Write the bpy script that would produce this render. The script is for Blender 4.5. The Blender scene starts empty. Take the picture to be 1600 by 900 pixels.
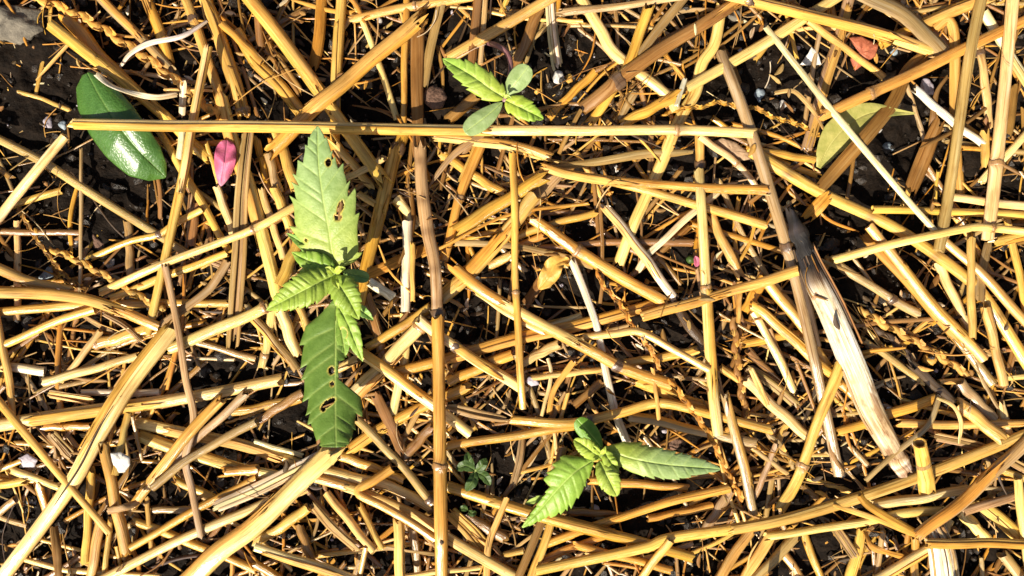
import bpy, math, random
import numpy as np
from mathutils import Vector

rnd = random.Random(7)
scene = bpy.context.scene
C = scene.collection

# ------------------------------------------------------------------ camera, sky, sun
S = 0.0002                    # metres per photo pixel on the z = 0 plane
LENS = 28.0
D = 1600 * S * LENS / 36.0    # camera height
cam_d = bpy.data.cameras.new('camera')
cam_d.lens = LENS
cam_d.sensor_width = 36.0
cam_d.clip_start = 0.01
cam_d.clip_end = 100.0
cam = bpy.data.objects.new('camera', cam_d)
cam.location = (0, 0, D)
C.objects.link(cam)
scene.camera = cam

SUN_EL = math.radians(41)
SX, SY = -0.50, -0.866        # horizontal direction towards the sun (bottom left of the picture)
world = bpy.data.worlds.new('World')
scene.world = world
world.use_nodes = True
wn = world.node_tree.nodes
bg = wn['Background']
sky = wn.new('ShaderNodeTexSky')
sky.sky_type = 'NISHITA'
sky.sun_disc = False
sky.ozone_density = 0.4
sky.dust_density = 3.0
sky.sun_elevation = SUN_EL
sky.sun_rotation = math.atan2(SX, SY)
world.node_tree.links.new(sky.outputs['Color'], bg.inputs['Color'])
bg.inputs['Strength'].default_value = 0.05
sun_d = bpy.data.lights.new('sun', 'SUN')
sun_d.energy = 5.0
sun_d.angle = math.radians(0.53)
sun_d.color = (1.0, 0.92, 0.78)
sun = bpy.data.objects.new('sun', sun_d)
sd = Vector((SX * math.cos(SUN_EL), SY * math.cos(SUN_EL), math.sin(SUN_EL)))
sun.rotation_euler = sd.to_track_quat('Z', 'Y').to_euler()
sun.location = (-0.5, -0.8, 1)
C.objects.link(sun)
scene.view_settings.view_transform = 'Standard'
scene.view_settings.look = 'None'
scene.view_settings.exposure = 0.98
scene.view_settings.gamma = 1.0


def at(px, py, z):
    k = S * (D - z) / D
    return ((px - 800) * k, (450 - py) * k, z)


# ------------------------------------------------------------------ materials
def mat(name):
    m = bpy.data.materials.new(name)
    m.use_nodes = True
    nt = m.node_tree
    b = nt.nodes['Principled BSDF']
    return m, nt, b


def N(nt, t, **kw):
    n = nt.nodes.new(t)
    for k, v in kw.items():
        setattr(n, k, v)
    return n


def math_n(nt, op, a, b=None):
    n = N(nt, 'ShaderNodeMath', operation=op)
    for i, v in enumerate((a, b)):
        if v is None:
            continue
        if isinstance(v, (int, float)):
            n.inputs[i].default_value = v
        else:
            nt.links.new(v, n.inputs[i])
    return n.outputs[0]


def mix_col(nt, mode, fac, a, b):
    n = N(nt, 'ShaderNodeMix', data_type='RGBA', blend_type=mode)
    for s, v in ((n.inputs[0], fac), (n.inputs[6], a), (n.inputs[7], b)):
        if isinstance(v, (int, float)):
            s.default_value = v
        elif isinstance(v, tuple):
            s.default_value = (*v, 1)
        else:
            nt.links.new(v, s)
    return n.outputs[2]


def ramp(nt, src, pts):
    r = N(nt, 'ShaderNodeValToRGB')
    e = r.color_ramp.elements
    while len(e) < len(pts):
        e.new(0.5)
    for el, (p, c) in zip(e, pts):
        el.position = p
        el.color = (c, c, c, 1) if isinstance(c, (int, float)) else (*c, 1)
    nt.links.new(src, r.inputs[0])
    return r.outputs[0]


def noise_uv(nt, uv, sx, sy, detail=3, rough=0.55):
    mp = N(nt, 'ShaderNodeMapping')
    mp.inputs['Scale'].default_value = (sx, sy, 1)
    nt.links.new(uv, mp.inputs['Vector'])
    n = N(nt, 'ShaderNodeTexNoise', noise_dimensions='2D')
    n.inputs['Scale'].default_value = 1
    n.inputs['Detail'].default_value = detail
    n.inputs['Roughness'].default_value = rough
    nt.links.new(mp.outputs[0], n.inputs['Vector'])
    return n.outputs['Fac']


def straw_material(name, streak, bump_d, rough0, coat=0.0, trans=0.0, stain=0.0):
    m, nt, b = mat(name)
    L = nt.links.new
    uv = N(nt, 'ShaderNodeUVMap').outputs[0]      # x: mm round the stalk, y: mm along it
    tint = N(nt, 'ShaderNodeAttribute', attribute_name='tint').outputs['Color']
    st = noise_uv(nt, uv, 1.25, 0.03, 4, 0.62)
    fine = noise_uv(nt, uv, 3.2, 0.07, 3, 0.6)
    blot = noise_uv(nt, uv, 0.35, 0.09, 3, 0.6)
    speck = noise_uv(nt, uv, 1.3, 0.8, 2, 0.5)
    c = mix_col(nt, 'MULTIPLY', streak, tint, ramp(nt, st, [(0.28, (0.52, 0.42, 0.29)), (0.42, (1.0, 1.0, 1.0)), (0.72, (1.16, 1.24, 1.36))]))
    c = mix_col(nt, 'MULTIPLY', 0.5, c, ramp(nt, fine, [(0.3, (0.66, 0.55, 0.42)), (0.48, (1.0, 1.0, 1.0)), (0.8, (1.15, 1.15, 1.15))]))
    pale = noise_uv(nt, uv, 0.4, 0.035, 2, 0.5)
    f = math_n(nt, 'MULTIPLY', ramp(nt, pale, [(0.5, 0.0), (0.66, 1.0)]), 0.75)
    c = mix_col(nt, 'MIX', f, c, mix_col(nt, 'MULTIPLY', 1.0, c, (1.18, 1.36, 1.9)))
    f = math_n(nt, 'MULTIPLY', ramp(nt, blot, [(0.54, 0.0), (0.74, 1.0)]), 0.55)
    c = mix_col(nt, 'MIX', f, c, mix_col(nt, 'MULTIPLY', 1.0, c, (0.55, 0.42, 0.30)))
    f = math_n(nt, 'MULTIPLY', ramp(nt, speck, [(0.72, 0.0), (0.80, 1.0)]), 0.5)
    c = mix_col(nt, 'MIX', f, c, (0.10, 0.055, 0.02))
    if stain:
        sn = noise_uv(nt, uv, 0.2, 0.075, 4, 0.62)
        f = math_n(nt, 'MULTIPLY', ramp(nt, sn, [(0.52, 0.0), (0.66, 1.0)]), stain)
        c = mix_col(nt, 'MIX', f, c, mix_col(nt, 'MULTIPLY', 1.0, c, (0.42, 0.27, 0.15)))
    L(c, b.inputs['Base Color'])
    rr = math_n(nt, 'ADD', math_n(nt, 'MULTIPLY', st, 0.3), rough0)
    L(rr, b.inputs['Roughness'])
    b.inputs['Specular IOR Level'].default_value = 0.7 if coat else 0.3
    b.inputs['Coat Weight'].default_value = coat
    b.inputs['Coat Roughness'].default_value = 0.22
    h = math_n(nt, 'ADD', math_n(nt, 'MULTIPLY', st, 0.6), math_n(nt, 'MULTIPLY', fine, 0.6))
    bp = N(nt, 'ShaderNodeBump')
    bp.inputs['Strength'].default_value = 0.5
    bp.inputs['Distance'].default_value = bump_d
    L(h, bp.inputs['Height'])
    L(bp.outputs[0], b.inputs['Normal'])
    if trans:
        tr = N(nt, 'ShaderNodeBsdfTranslucent')
        L(mix_col(nt, 'MULTIPLY', 1.0, c, (1.3, 1.1, 0.7)), tr.inputs['Color'])
        mx = N(nt, 'ShaderNodeMixShader')
        mx.inputs[0].default_value = trans
        L(b.outputs[0], mx.inputs[1])
        L(tr.outputs[0], mx.inputs[2])
        L(mx.outputs[0], nt.nodes['Material Output'].inputs['Surface'])
    return m


M_STRAW = straw_material('straw_skin', 0.9, 0.0005, 0.13, 0.32, 0.14)
M_BLADE = straw_material('straw_blade_skin', 1.0, 0.0005, 0.36, 0, 0.3)
M_STICK = straw_material('weathered_stalk_skin', 1.0, 0.0012, 0.5, 0, 0, 0.85)


def leaf_material(name, base, vein, rough, spec, trans, coat=0.0, bump_d=0.00025):
    m, nt, b = mat(name)
    L = nt.links.new
    v = N(nt, 'ShaderNodeAttribute', attribute_name='vein').outputs['Fac']
    tint = N(nt, 'ShaderNodeAttribute', attribute_name='tint').outputs['Color']
    tc = N(nt, 'ShaderNodeTexCoord').outputs['Object']
    n1 = N(nt, 'ShaderNodeTexNoise')
    n1.inputs['Scale'].default_value = 420
    n1.inputs['Detail'].default_value = 4
    L(tc, n1.inputs['Vector'])
    n2 = N(nt, 'ShaderNodeTexVoronoi', feature='DISTANCE_TO_EDGE')
    n2.inputs['Scale'].default_value = 900
    L(tc, n2.inputs['Vector'])
    c = mix_col(nt, 'MULTIPLY', 1.0, tint, base)
    c = mix_col(nt, 'MULTIPLY', 0.8, c, ramp(nt, n1.outputs['Fac'], [(0.3, (0.72, 0.78, 0.6)), (0.7, (1.2, 1.15, 1.25))]))
    c = mix_col(nt, 'MIX', v, c, vein)
    L(c, b.inputs['Base Color'])
    b.inputs['Roughness'].default_value = rough
    b.inputs['Specular IOR Level'].default_value = spec
    b.inputs['Coat Weight'].default_value = coat
    b.inputs['Coat Roughness'].default_value = 0.24
    h = math_n(nt, 'ADD', math_n(nt, 'MULTIPLY', n1.outputs['Fac'], 0.7), math_n(nt, 'MULTIPLY', math_n(nt, 'MINIMUM', n2.outputs['Distance'], 0.25), 1.2))
    bp = N(nt, 'ShaderNodeBump')
    bp.inputs['Strength'].default_value = 0.4
    bp.inputs['Distance'].default_value = bump_d
    L(h, bp.inputs['Height'])
    L(bp.outputs[0], b.inputs['Normal'])
    tr = N(nt, 'ShaderNodeBsdfTranslucent')
    L(mix_col(nt, 'MULTIPLY', 1.0, c, (1.0, 1.1, 0.4)), tr.inputs['Color'])
    mx = N(nt, 'ShaderNodeMixShader')
    mx.inputs[0].default_value = trans
    L(b.outputs[0], mx.inputs[1])
    L(tr.outputs[0], mx.inputs[2])
    L(mx.outputs[0], nt.nodes['Material Output'].inputs['Surface'])
    return m


M_LEAF = leaf_material('seedling_leaf_skin', (0.285, 0.41, 0.095), (0.47, 0.57, 0.15), 0.46, 0.4, 0.28)
M_GLOSS = leaf_material('waxy_leaf_skin', (0.05, 0.125, 0.018), (0.14, 0.24, 0.05), 0.38, 0.5, 0.08, 0.3, 0.00045)
M_YLEAF = leaf_material('yellow_leaf_skin', (0.38, 0.35, 0.095), (0.5, 0.46, 0.16), 0.5, 0.4, 0.25)
M_PETAL = leaf_material('pink_petal_skin', (0.60, 0.135, 0.25), (0.66, 0.27, 0.37), 0.5, 0.4, 0.35)
M_WEED = leaf_material('weed_leaf_skin', (0.045, 0.085, 0.015), (0.1, 0.15, 0.035), 0.5, 0.4, 0.2)


def rough_material(name, c0, c1, scale, rough, bump_d, spec=0.4):
    m, nt, b = mat(name)
    L = nt.links.new
    tc = N(nt, 'ShaderNodeTexCoord').outputs['Object']
    n1 = N(nt, 'ShaderNodeTexNoise')
    n1.inputs['Scale'].default_value = scale
    n1.inputs['Detail'].default_value = 7
    n1.inputs['Roughness'].default_value = 0.68
    L(tc, n1.inputs['Vector'])
    c = ramp(nt, n1.outputs['Fac'], [(0.32, c0), (0.68, c1)])
    L(c, b.inputs['Base Color'])
    b.inputs['Roughness'].default_value = rough
    b.inputs['Specular IOR Level'].default_value = spec
    bp = N(nt, 'ShaderNodeBump')
    bp.inputs['Strength'].default_value = 0.8
    bp.inputs['Distance'].default_value = bump_d
    L(n1.outputs['Fac'], bp.inputs['Height'])
    L(bp.outputs[0], b.inputs['Normal'])
    return m


M_SOIL = rough_material('damp_black_soil', (0.0035, 0.0025, 0.0018), (0.017, 0.011, 0.007), 420, 0.7, 0.0014, 0.07)
M_GRAIN = rough_material('soil_crumb', (0.005, 0.0036, 0.0026), (0.034, 0.023, 0.014), 700, 0.34, 0.0008, 0.35)
M_STONE = rough_material('grey_stone', (0.07, 0.06, 0.045), (0.21, 0.18, 0.135), 300, 0.8, 0.0012)
M_PALE = rough_material('pale_mineral', (0.34, 0.31, 0.27), (0.66, 0.63, 0.57), 500, 0.6, 0.0005)
M_BLUE = rough_material('blue_grey_mineral', (0.12, 0.15, 0.17), (0.32, 0.37, 0.40), 500, 0.5, 0.0005)
M_TERRA = rough_material('terracotta', (0.22, 0.055, 0.025), (0.42, 0.13, 0.06), 380, 0.6, 0.0006)
M_WOOD = rough_material('wood_chip', (0.20, 0.12, 0.065), (0.42, 0.28, 0.16), 300, 0.7, 0.0008)
M_CLOD = rough_material('red_brown_clod', (0.07, 0.035, 0.02), (0.22, 0.12, 0.075), 450, 0.75, 0.0016)
M_AMBER = rough_material('amber_husk', (0.38, 0.18, 0.03), (0.62, 0.36, 0.07), 300, 0.45, 0.0005)
M_MAUVE = rough_material('mauve_mineral', (0.26, 0.22, 0.25), (0.46, 0.41, 0.43), 300, 0.6, 0.0005)


def stem_material(name, c0, c1):
    return rough_material(name, c0, c1, 300, 0.45, 0.0002, 0.5)


M_PURPLE = stem_material('purple_stem_skin', (0.13, 0.05, 0.055), (0.25, 0.12, 0.11))
M_GSTEM = stem_material('green_stem_skin', (0.20, 0.28, 0.07), (0.34, 0.40, 0.12))


# ------------------------------------------------------------------ mesh helpers
class MB:
    def __init__(self):
        self.v, self.f, self.uv, self.t, self.vein = [], [], [], [], []

    def add(self, verts, faces, uvs, tints, vein=None):
        o = len(self.v)
        self.v += verts
        self.f += [tuple(i + o for i in fc) for fc in faces]
        self.uv += uvs
        self.t += tints
        self.vein += vein if vein is not None else [0.0] * len(verts)

    def mesh(self, name, material, smooth=True):
        me = bpy.data.meshes.new(name)
        me.from_pydata(self.v, [], self.f)
        n = len(me.loops)
        vi = np.empty(n, dtype=np.int32)
        me.loops.foreach_get('vertex_index', vi)
        uvl = me.uv_layers.new(name='UVMap')
        uvl.data.foreach_set('uv', np.array(self.uv, dtype=np.float32)[vi].ravel())
        ca = me.attributes.new('tint', 'FLOAT_COLOR', 'POINT')
        t = np.ones((len(self.v), 4), dtype=np.float32)
        t[:, :3] = np.array(self.t, dtype=np.float32)
        ca.data.foreach_set('color', t.ravel())
        va = me.attributes.new('vein', 'FLOAT', 'POINT')
        va.data.foreach_set('value', np.array(self.vein, dtype=np.float32))
        if smooth:
            me.polygons.foreach_set('use_smooth', np.ones(len(me.polygons), dtype=bool))
        me.materials.append(material)
        me.update()
        return me

    def build(self, name, material, parent=None, smooth=True):
        o = bpy.data.objects.new(name, self.mesh(name, material, smooth))
        C.objects.link(o)
        if parent is not None:
            o.parent = parent
        return o


def tag(o, label=None, cat=None, group=None, kind=None):
    if label:
        o['label'] = label
    if cat:
        o['category'] = cat
    if group:
        o['group'] = group
    if kind:
        o['kind'] = kind
    return o


# ------------------------------------------------------------------ soil and the height field
G = 2.0                                    # photo pixels per cell of the height field
X0, Y0, X1, Y1 = -260, -220, 1860, 1120
gw, gh = int((X1 - X0) / G), int((Y1 - Y0) / G)
nrs = np.random.RandomState(11)


def value_noise(w, h, cell):
    gx, gy = int(w / cell) + 3, int(h / cell) + 3
    g = nrs.rand(gy, gx)
    x = np.arange(w) / cell
    y = np.arange(h) / cell
    xi, yi = x.astype(int), y.astype(int)
    fx, fy = x - xi, y - yi
    fx, fy = fx * fx * (3 - 2 * fx), fy * fy * (3 - 2 * fy)
    a = g[np.ix_(yi, xi)] * (1 - fx) + g[np.ix_(yi, xi + 1)] * fx
    b = g[np.ix_(yi + 1, xi)] * (1 - fx) + g[np.ix_(yi + 1, xi + 1)] * fx
    return a * (1 - fy)[:, None] + b * fy[:, None]


soil_h = (value_noise(gw, gh, 90) * 0.006 + value_noise(gw, gh, 26) * 0.0035 + value_noise(gw, gh, 9) * 0.0024
          + value_noise(gw, gh, 3.5) * 0.0014) - 0.0205
H = soil_h.copy()


def cell(px, py):
    ix = np.clip(((np.asarray(px) - X0) / G).astype(int), 0, gw - 1)
    iy = np.clip(((np.asarray(py) - Y0) / G).astype(int), 0, gh - 1)
    return iy, ix


def Hat(px, py):
    iy, ix = cell(px, py)
    return H[iy, ix]


# soil: one sheet, fine under the frame, coarse out to the horizon
step = 3
ys = list(range(0, gh, step))
xs = list(range(0, gw, step))
mb = MB()
vs, fs = [], []
for j in ys:
    for i in xs:
        vs.append(((X0 + i * G - 800) * S, (450 - Y0 - j * G) * S, float(soil_h[j, i])))
nx, ny = len(xs), len(ys)
for j in range(ny - 1):
    for i in range(nx - 1):
        a = j * nx + i
        fs.append((a, a + nx, a + nx + 1, a + 1))
border = [(0, i) for i in range(nx)] + [(j, nx - 1) for j in range(1, ny)] + [(ny - 1, i) for i in range(nx - 2, -1, -1)] + [(j, 0) for j in range(ny - 2, 0, -1)]
prev = [j * nx + i for j, i in border]
for sc in (1.5, 3, 10, 60, 400):
    cur = []
    for j, i in border:
        x, y, z = vs[j * nx + i]
        cur.append(len(vs))
        vs.append((x * sc, y * sc, -0.0145 + (rnd.random() - 0.5) * 0.005))
    for k in range(len(border)):
        k2 = (k + 1) % len(border)
        fs.append((prev[k], prev[k2], cur[k2], cur[k]))
    prev = cur
mb.add(vs, fs, [(v[0] * 1000, v[1] * 1000) for v in vs], [(1, 1, 1)] * len(vs))
tag(mb.build('soil', M_SOIL), kind='structure')

ICO_V = []
_p = (1 + 5 ** 0.5) / 2
for a, b in ((-1, _p), (1, _p), (-1, -_p), (1, -_p)):
    ICO_V += [(a, b, 0)]
for a, b in ((-1, _p), (1, _p), (-1, -_p), (1, -_p)):
    ICO_V += [(0, a, b)]
for a, b in ((_p, -1), (_p, 1), (-_p, -1), (-_p, 1)):
    ICO_V += [(a, 0, b)]
ICO_V = [tuple(c / math.hypot(1, _p) for c in v) for v in ICO_V]
ICO_F = [(0, 11, 5), (0, 5, 1), (0, 1, 7), (0, 7, 10), (0, 10, 11), (1, 5, 9), (5, 11, 4), (11, 10, 2), (10, 7, 6), (7, 1, 8),
         (3, 9, 4), (3, 4, 2), (3, 2, 6), (3, 6, 8), (3, 8, 9), (4, 9, 5), (2, 4, 11), (6, 2, 10), (8, 6, 7), (9, 8, 1)]


def lump(m, x, y, z, r, sq=0.7, jit=0.35, tint=(1, 1, 1)):
    rot = rnd.random() * 6.28
    ca, sa = math.cos(rot), math.sin(rot)
    ex, ey, ez = 1 + rnd.uniform(-.3, .5), 1 + rnd.uniform(-.3, .3), sq
    vv = []
    for v in ICO_V:
        k = r * (1 + rnd.uniform(-jit, jit))
        a, b, c = v[0] * ex * k, v[1] * ey * k, v[2] * ez * k
        vv.append((x + a * ca - b * sa, y + a * sa + b * ca, z + c))
    m.add(vv, ICO_F, [(0, 0)] * 12, [tint] * 12)


mb = MB()
for _ in range(9000):
    px, py = rnd.uniform(-120, 1720), rnd.uniform(-120, 1020)
    r = (rnd.random() ** 3) * 0.0017 + 0.0003
    z = float(Hat(px, py))
    p = at(px, py, z)
    lump(mb, p[0], p[1], z + r * 0.3, r, rnd.uniform(.6, .95), 0.3)
tag(mb.build('soil_crumbs', M_GRAIN, smooth=False), 'black crumbly soil crumbs lying between the straws', 'soil', kind='stuff')

# ------------------------------------------------------------------ straw shapes
TINT = {'g': (0.57, 0.288, 0.042), 'y': (0.64, 0.37, 0.078), 'w': (0.72, 0.60, 0.37), 'l': (0.77, 0.53, 0.18), 'b': (0.28, 0.138, 0.034),
        'k': (0.42, 0.265, 0.10), 'o': (0.52, 0.235, 0.03), 'd': (0.09, 0.055, 0.028)}
COLWORD = {'l': 'pale yellow', 'g': 'golden', 'y': 'yellow', 'w': 'bleached white', 'b': 'brown', 'k': 'greyish', 'o': 'orange', 'd': 'dark'}


def resample(pts, ds):
    """Catmull-Rom through the points, then even spacing."""
    P = [np.array(p, float) for p in pts]
    if len(P) == 2:
        dense = [P[0] + (P[1] - P[0]) * t for t in np.linspace(0, 1, 20)]
    else:
        Q = [2 * P[0] - P[1]] + P + [2 * P[-1] - P[-2]]
        dense = []
        for i in range(1, len(Q) - 2):
            p0, p1, p2, p3 = Q[i - 1:i + 3]
            for t in np.linspace(0, 1, 16, endpoint=False):
                dense.append(0.5 * ((2 * p1) + (-p0 + p2) * t + (2 * p0 - 5 * p1 + 4 * p2 - p3) * t * t + (-p0 + 3 * p1 - 3 * p2 + p3) * t ** 3))
        dense.append(P[-1])
    dense = np.array(dense)
    seg = np.hypot(*np.diff(dense, axis=0).T)
    s = np.concatenate([[0], np.cumsum(seg)])
    n = max(4, int(s[-1] / ds) + 1)
    t = np.linspace(0, s[-1], n)
    return np.stack([np.interp(t, s, dense[:, 0]), np.interp(t, s, dense[:, 1])], 1), s[-1]


def extend_off_frame(pts):
    pts = [tuple(p) for p in pts]
    for end in (0, -1):
        x, y = pts[end]
        if x < 9 or x > 1591 or y < 9 or y > 891:
            x2, y2 = pts[1] if end == 0 else pts[-2]
            d = math.hypot(x - x2, y - y2)
            k = rnd.uniform(50, 130)
            e = (x + (x - x2) / d * k, y + (y - y2) / d * k)
            if end == 0:
                pts.insert(0, e)
            else:
                pts.append(e)
    return pts


def envelope(c):
    n = len(c)
    hull = [0]
    for i in range(1, n):
        while len(hull) > 1:
            a, b = hull[-2], hull[-1]
            if (c[b] - c[a]) * (i - a) <= (c[i] - c[a]) * (b - a):
                hull.pop()
            else:
                break
        hull.append(i)
    return np.interp(np.arange(n), hull, c[hull])


def smooth(a, k):
    if k < 1:
        return a
    p = np.pad(a, k, mode='edge')
    ker = np.hanning(2 * k + 3)[1:-1]
    return np.convolve(p, ker / ker.sum(), 'valid')


def drape(P, hw, hz, stiff=0.78, sink=0.85):
    """Rest a stalk on whatever lies below it; returns z of its centre line."""
    d = np.gradient(P, axis=0)
    d /= np.maximum(np.hypot(d[:, 0], d[:, 1]), 1e-6)[:, None]
    nrm = np.stack([-d[:, 1], d[:, 0]], 1)
    c = np.full(len(P), -1.0)
    for o in np.linspace(-0.75, 0.75, 5):
        q = P + nrm * (o * hw)[:, None]
        c = np.maximum(c, Hat(q[:, 0], q[:, 1]))
    c = c + hz * sink
    env = envelope(c)
    z = np.maximum(smooth(c, 4), stiff * env + (1 - stiff) * smooth(c, 8))
    z = smooth(z, 9)
    Lp = float(np.hypot(*np.diff(P, axis=0).T).sum())
    wt = 0.9 * min(1.0, max(0.0, 1 - (Lp - 120) / 420))
    t = np.linspace(-1, 1, len(P))
    line = np.polyval(np.polyfit(t, z, 1), t)
    line += 0.5 * max(0.0, float((c - line).max()))
    return z * (1 - wt) + line * wt


def imprint(P, z, hw, hz):
    d = np.gradient(P, axis=0)
    d /= np.maximum(np.hypot(d[:, 0], d[:, 1]), 1e-6)[:, None]
    nrm = np.stack([-d[:, 1], d[:, 0]], 1)
    n = 3
    for i in range(len(P) - 1):
        for t in np.linspace(0, 1, n, endpoint=False):
            p = P[i] * (1 - t) + P[i + 1] * t
            m = max(3, int(hw[i]) + 1)
            o = np.linspace(-1, 1, m)
            q = p[None, :] + nrm[i][None, :] * (o * hw[i])[:, None]
            iy, ix = cell(q[:, 0], q[:, 1])
            hh = z[i] * (1 - t) + z[i + 1] * t + hz[i] * np.sqrt(np.maximum(0, 1 - o * o))
            np.maximum.at(H, (iy, ix), hh)


def frames(W):
    T = np.gradient(W, axis=0)
    T /= np.maximum(np.linalg.norm(T, axis=1), 1e-9)[:, None]
    up = np.array([0, 0, 1.0])
    side = np.cross(T, up)
    ln = np.linalg.norm(side, axis=1)
    side /= np.maximum(ln, 1e-6)[:, None]
    nor = np.cross(side, T)
    return T, side, nor


def tube_mesh(m, W, ra, rb, tints, sides=10, roll=0.0, twist=0.0, ragged=(0.15, 0.15), hollow=True, arc=None, ridge=0.0):
    """Hollow stalk along W with half axes ra (across) and rb (up); arc = (start, end) makes an open shell."""
    T, side, nor = frames(W)
    n = len(W)
    seg = np.concatenate([[0], np.cumsum(np.linalg.norm(np.diff(W, axis=0), axis=1))])
    uo, vo = rnd.uniform(0, 500), rnd.uniform(0, 900)
    closed = arc is None
    k = sides if closed else sides + 1
    ang = np.array([2 * math.pi * j / sides for j in range(sides)]) if closed else np.linspace(arc[0], arc[1], k)
    rid = np.array([1 + rnd.uniform(-ridge, ridge) for _ in range(k)])
    rag = [np.array([rnd.uniform(-1, 1) for _ in range(k)]) * r for r in ragged]
    verts, uvs, tt = [], [], []
    for i in range(n):
        a = ang + roll + twist * (i / (n - 1))
        for j in range(k):
            off = 0.0
            if i == 0:
                off = rag[0][j] * ra[i] * 2
            elif i == n - 1:
                off = rag[1][j] * ra[i] * 2
            # squash is fixed in the side/nor frame; roll moves the ridges only
            p = W[i] + side[i] * (math.cos(a[j]) * ra[i] * rid[j]) + nor[i] * (math.sin(a[j]) * rb[i] * rid[j]) + T[i] * off
            verts.append(tuple(p))
            uvs.append((uo + ang[j] * 1.0 * ra[i] * 1000 * 1.0, vo + seg[i] * 1000))
            tt.append(tuple(tints[i]))
    faces = []
    for i in range(n - 1):
        for j in range(k if closed else k - 1):
            j2 = (j + 1) % k
            faces.append((i * k + j, i * k + j2, (i + 1) * k + j2, (i + 1) * k + j))
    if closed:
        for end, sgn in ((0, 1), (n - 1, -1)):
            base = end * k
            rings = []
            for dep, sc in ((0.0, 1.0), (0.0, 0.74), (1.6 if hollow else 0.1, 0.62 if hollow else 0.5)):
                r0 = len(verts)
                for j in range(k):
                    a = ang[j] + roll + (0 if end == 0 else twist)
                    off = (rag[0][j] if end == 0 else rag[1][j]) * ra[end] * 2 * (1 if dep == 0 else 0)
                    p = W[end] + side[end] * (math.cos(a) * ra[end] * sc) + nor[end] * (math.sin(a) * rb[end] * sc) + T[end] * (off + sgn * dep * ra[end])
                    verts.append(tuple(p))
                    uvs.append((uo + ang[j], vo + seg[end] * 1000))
                    q = 0.9 if dep == 0 else 0.3  # inner ring and cap tinted darker: shade of the hollow end painted in
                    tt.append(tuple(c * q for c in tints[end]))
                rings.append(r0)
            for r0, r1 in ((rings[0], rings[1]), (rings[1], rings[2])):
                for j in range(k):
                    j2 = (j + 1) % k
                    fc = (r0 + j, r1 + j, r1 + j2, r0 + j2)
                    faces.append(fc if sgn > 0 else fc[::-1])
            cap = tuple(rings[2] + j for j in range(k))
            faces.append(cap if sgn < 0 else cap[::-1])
    m.add(verts, faces, uvs, tt)


def blade_mesh(m, W, hw, tints, curl, twist, thick=0.00012, cols=7, fray=0.4):
    """Thin dry leaf blade: an arched ribbon with real thickness."""
    T, side, nor = frames(W)
    n = len(W)
    seg = np.concatenate([[0], np.cumsum(np.linalg.norm(np.diff(W, axis=0), axis=1))])
    uo, vo = rnd.uniform(0, 500), rnd.uniform(0, 900)
    verts, uvs, tt, faces = [], [], [], []
    fr = [[rnd.uniform(-1, 1) * fray for _ in range(cols)] for _ in range(2)]
    for layer in (1, -1):
        for i in range(n):
            w = twist[i]
            sv = side[i] * math.cos(w) + nor[i] * math.sin(w)
            nv = nor[i] * math.cos(w) - side[i] * math.sin(w)
            for j in range(cols):
                o = -1 + 2 * j / (cols - 1)
                z = -curl * o * o * hw[i] + layer * thick * 0.5 + 0.06 * hw[i] * math.sin(o * 7 + uo)
                off = fr[0][j] * hw[0] * 2 if i == 0 else (fr[1][j] * hw[-1] * 2 if i == n - 1 else 0)
                p = W[i] + sv * (o * hw[i]) + nv * z + T[i] * off
                verts.append(tuple(p))
                uvs.append((uo + o * hw[i] * 1600, vo + seg[i] * 1000))
                tt.append(tuple(tints[i]))
    q = n * cols
    for i in range(n - 1):
        for j in range(cols - 1):
            a = i * cols + j
            faces.append((a, a + cols, a + cols + 1, a + 1))
            faces.append((q + a, q + a + 1, q + a + cols + 1, q + a + cols))
        for j in (0, cols - 1):
            a = i * cols + j
            faces.append((a, q + a, q + a + cols, a + cols) if j == 0 else (a, a + cols, q + a + cols, q + a))
    m.add(verts, faces, uvs, tt)


def tint_along(col, n, P, vary=0.16, dark_at=()):
    base = np.array(TINT[col]) if isinstance(col, str) else np.array(col)
    k = 1 + rnd.uniform(-0.14, 0.12)
    hue = np.array([1.0, 1 + rnd.uniform(-0.10, 0.04), 1 + rnd.uniform(-0.25, 0.12)])
    ph = rnd.uniform(0, 9)
    t = np.linspace(0, 1, n)
    wob = 1 + vary * np.sin(t * rnd.uniform(3, 9) + ph) * np.sin(t * 13 + ph * 2)
    out = base[None, :] * hue[None, :] * k * wob[:, None]
    for f in dark_at:
        g = np.exp(-((t - f) / max(0.012, 9.0 / max(n * 6, 1))) ** 2)[:, None] * 0.6
        out = out * (1 - g) + np.array([0.16, 0.08, 0.03])[None, :] * g
    return np.clip(out, 0.005, 0.9)


def to_world(P, z):
    k = S * (D - z) / D
    return np.stack([(P[:, 0] - 800) * k, (450 - P[:, 1]) * k, z], 1)


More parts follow.
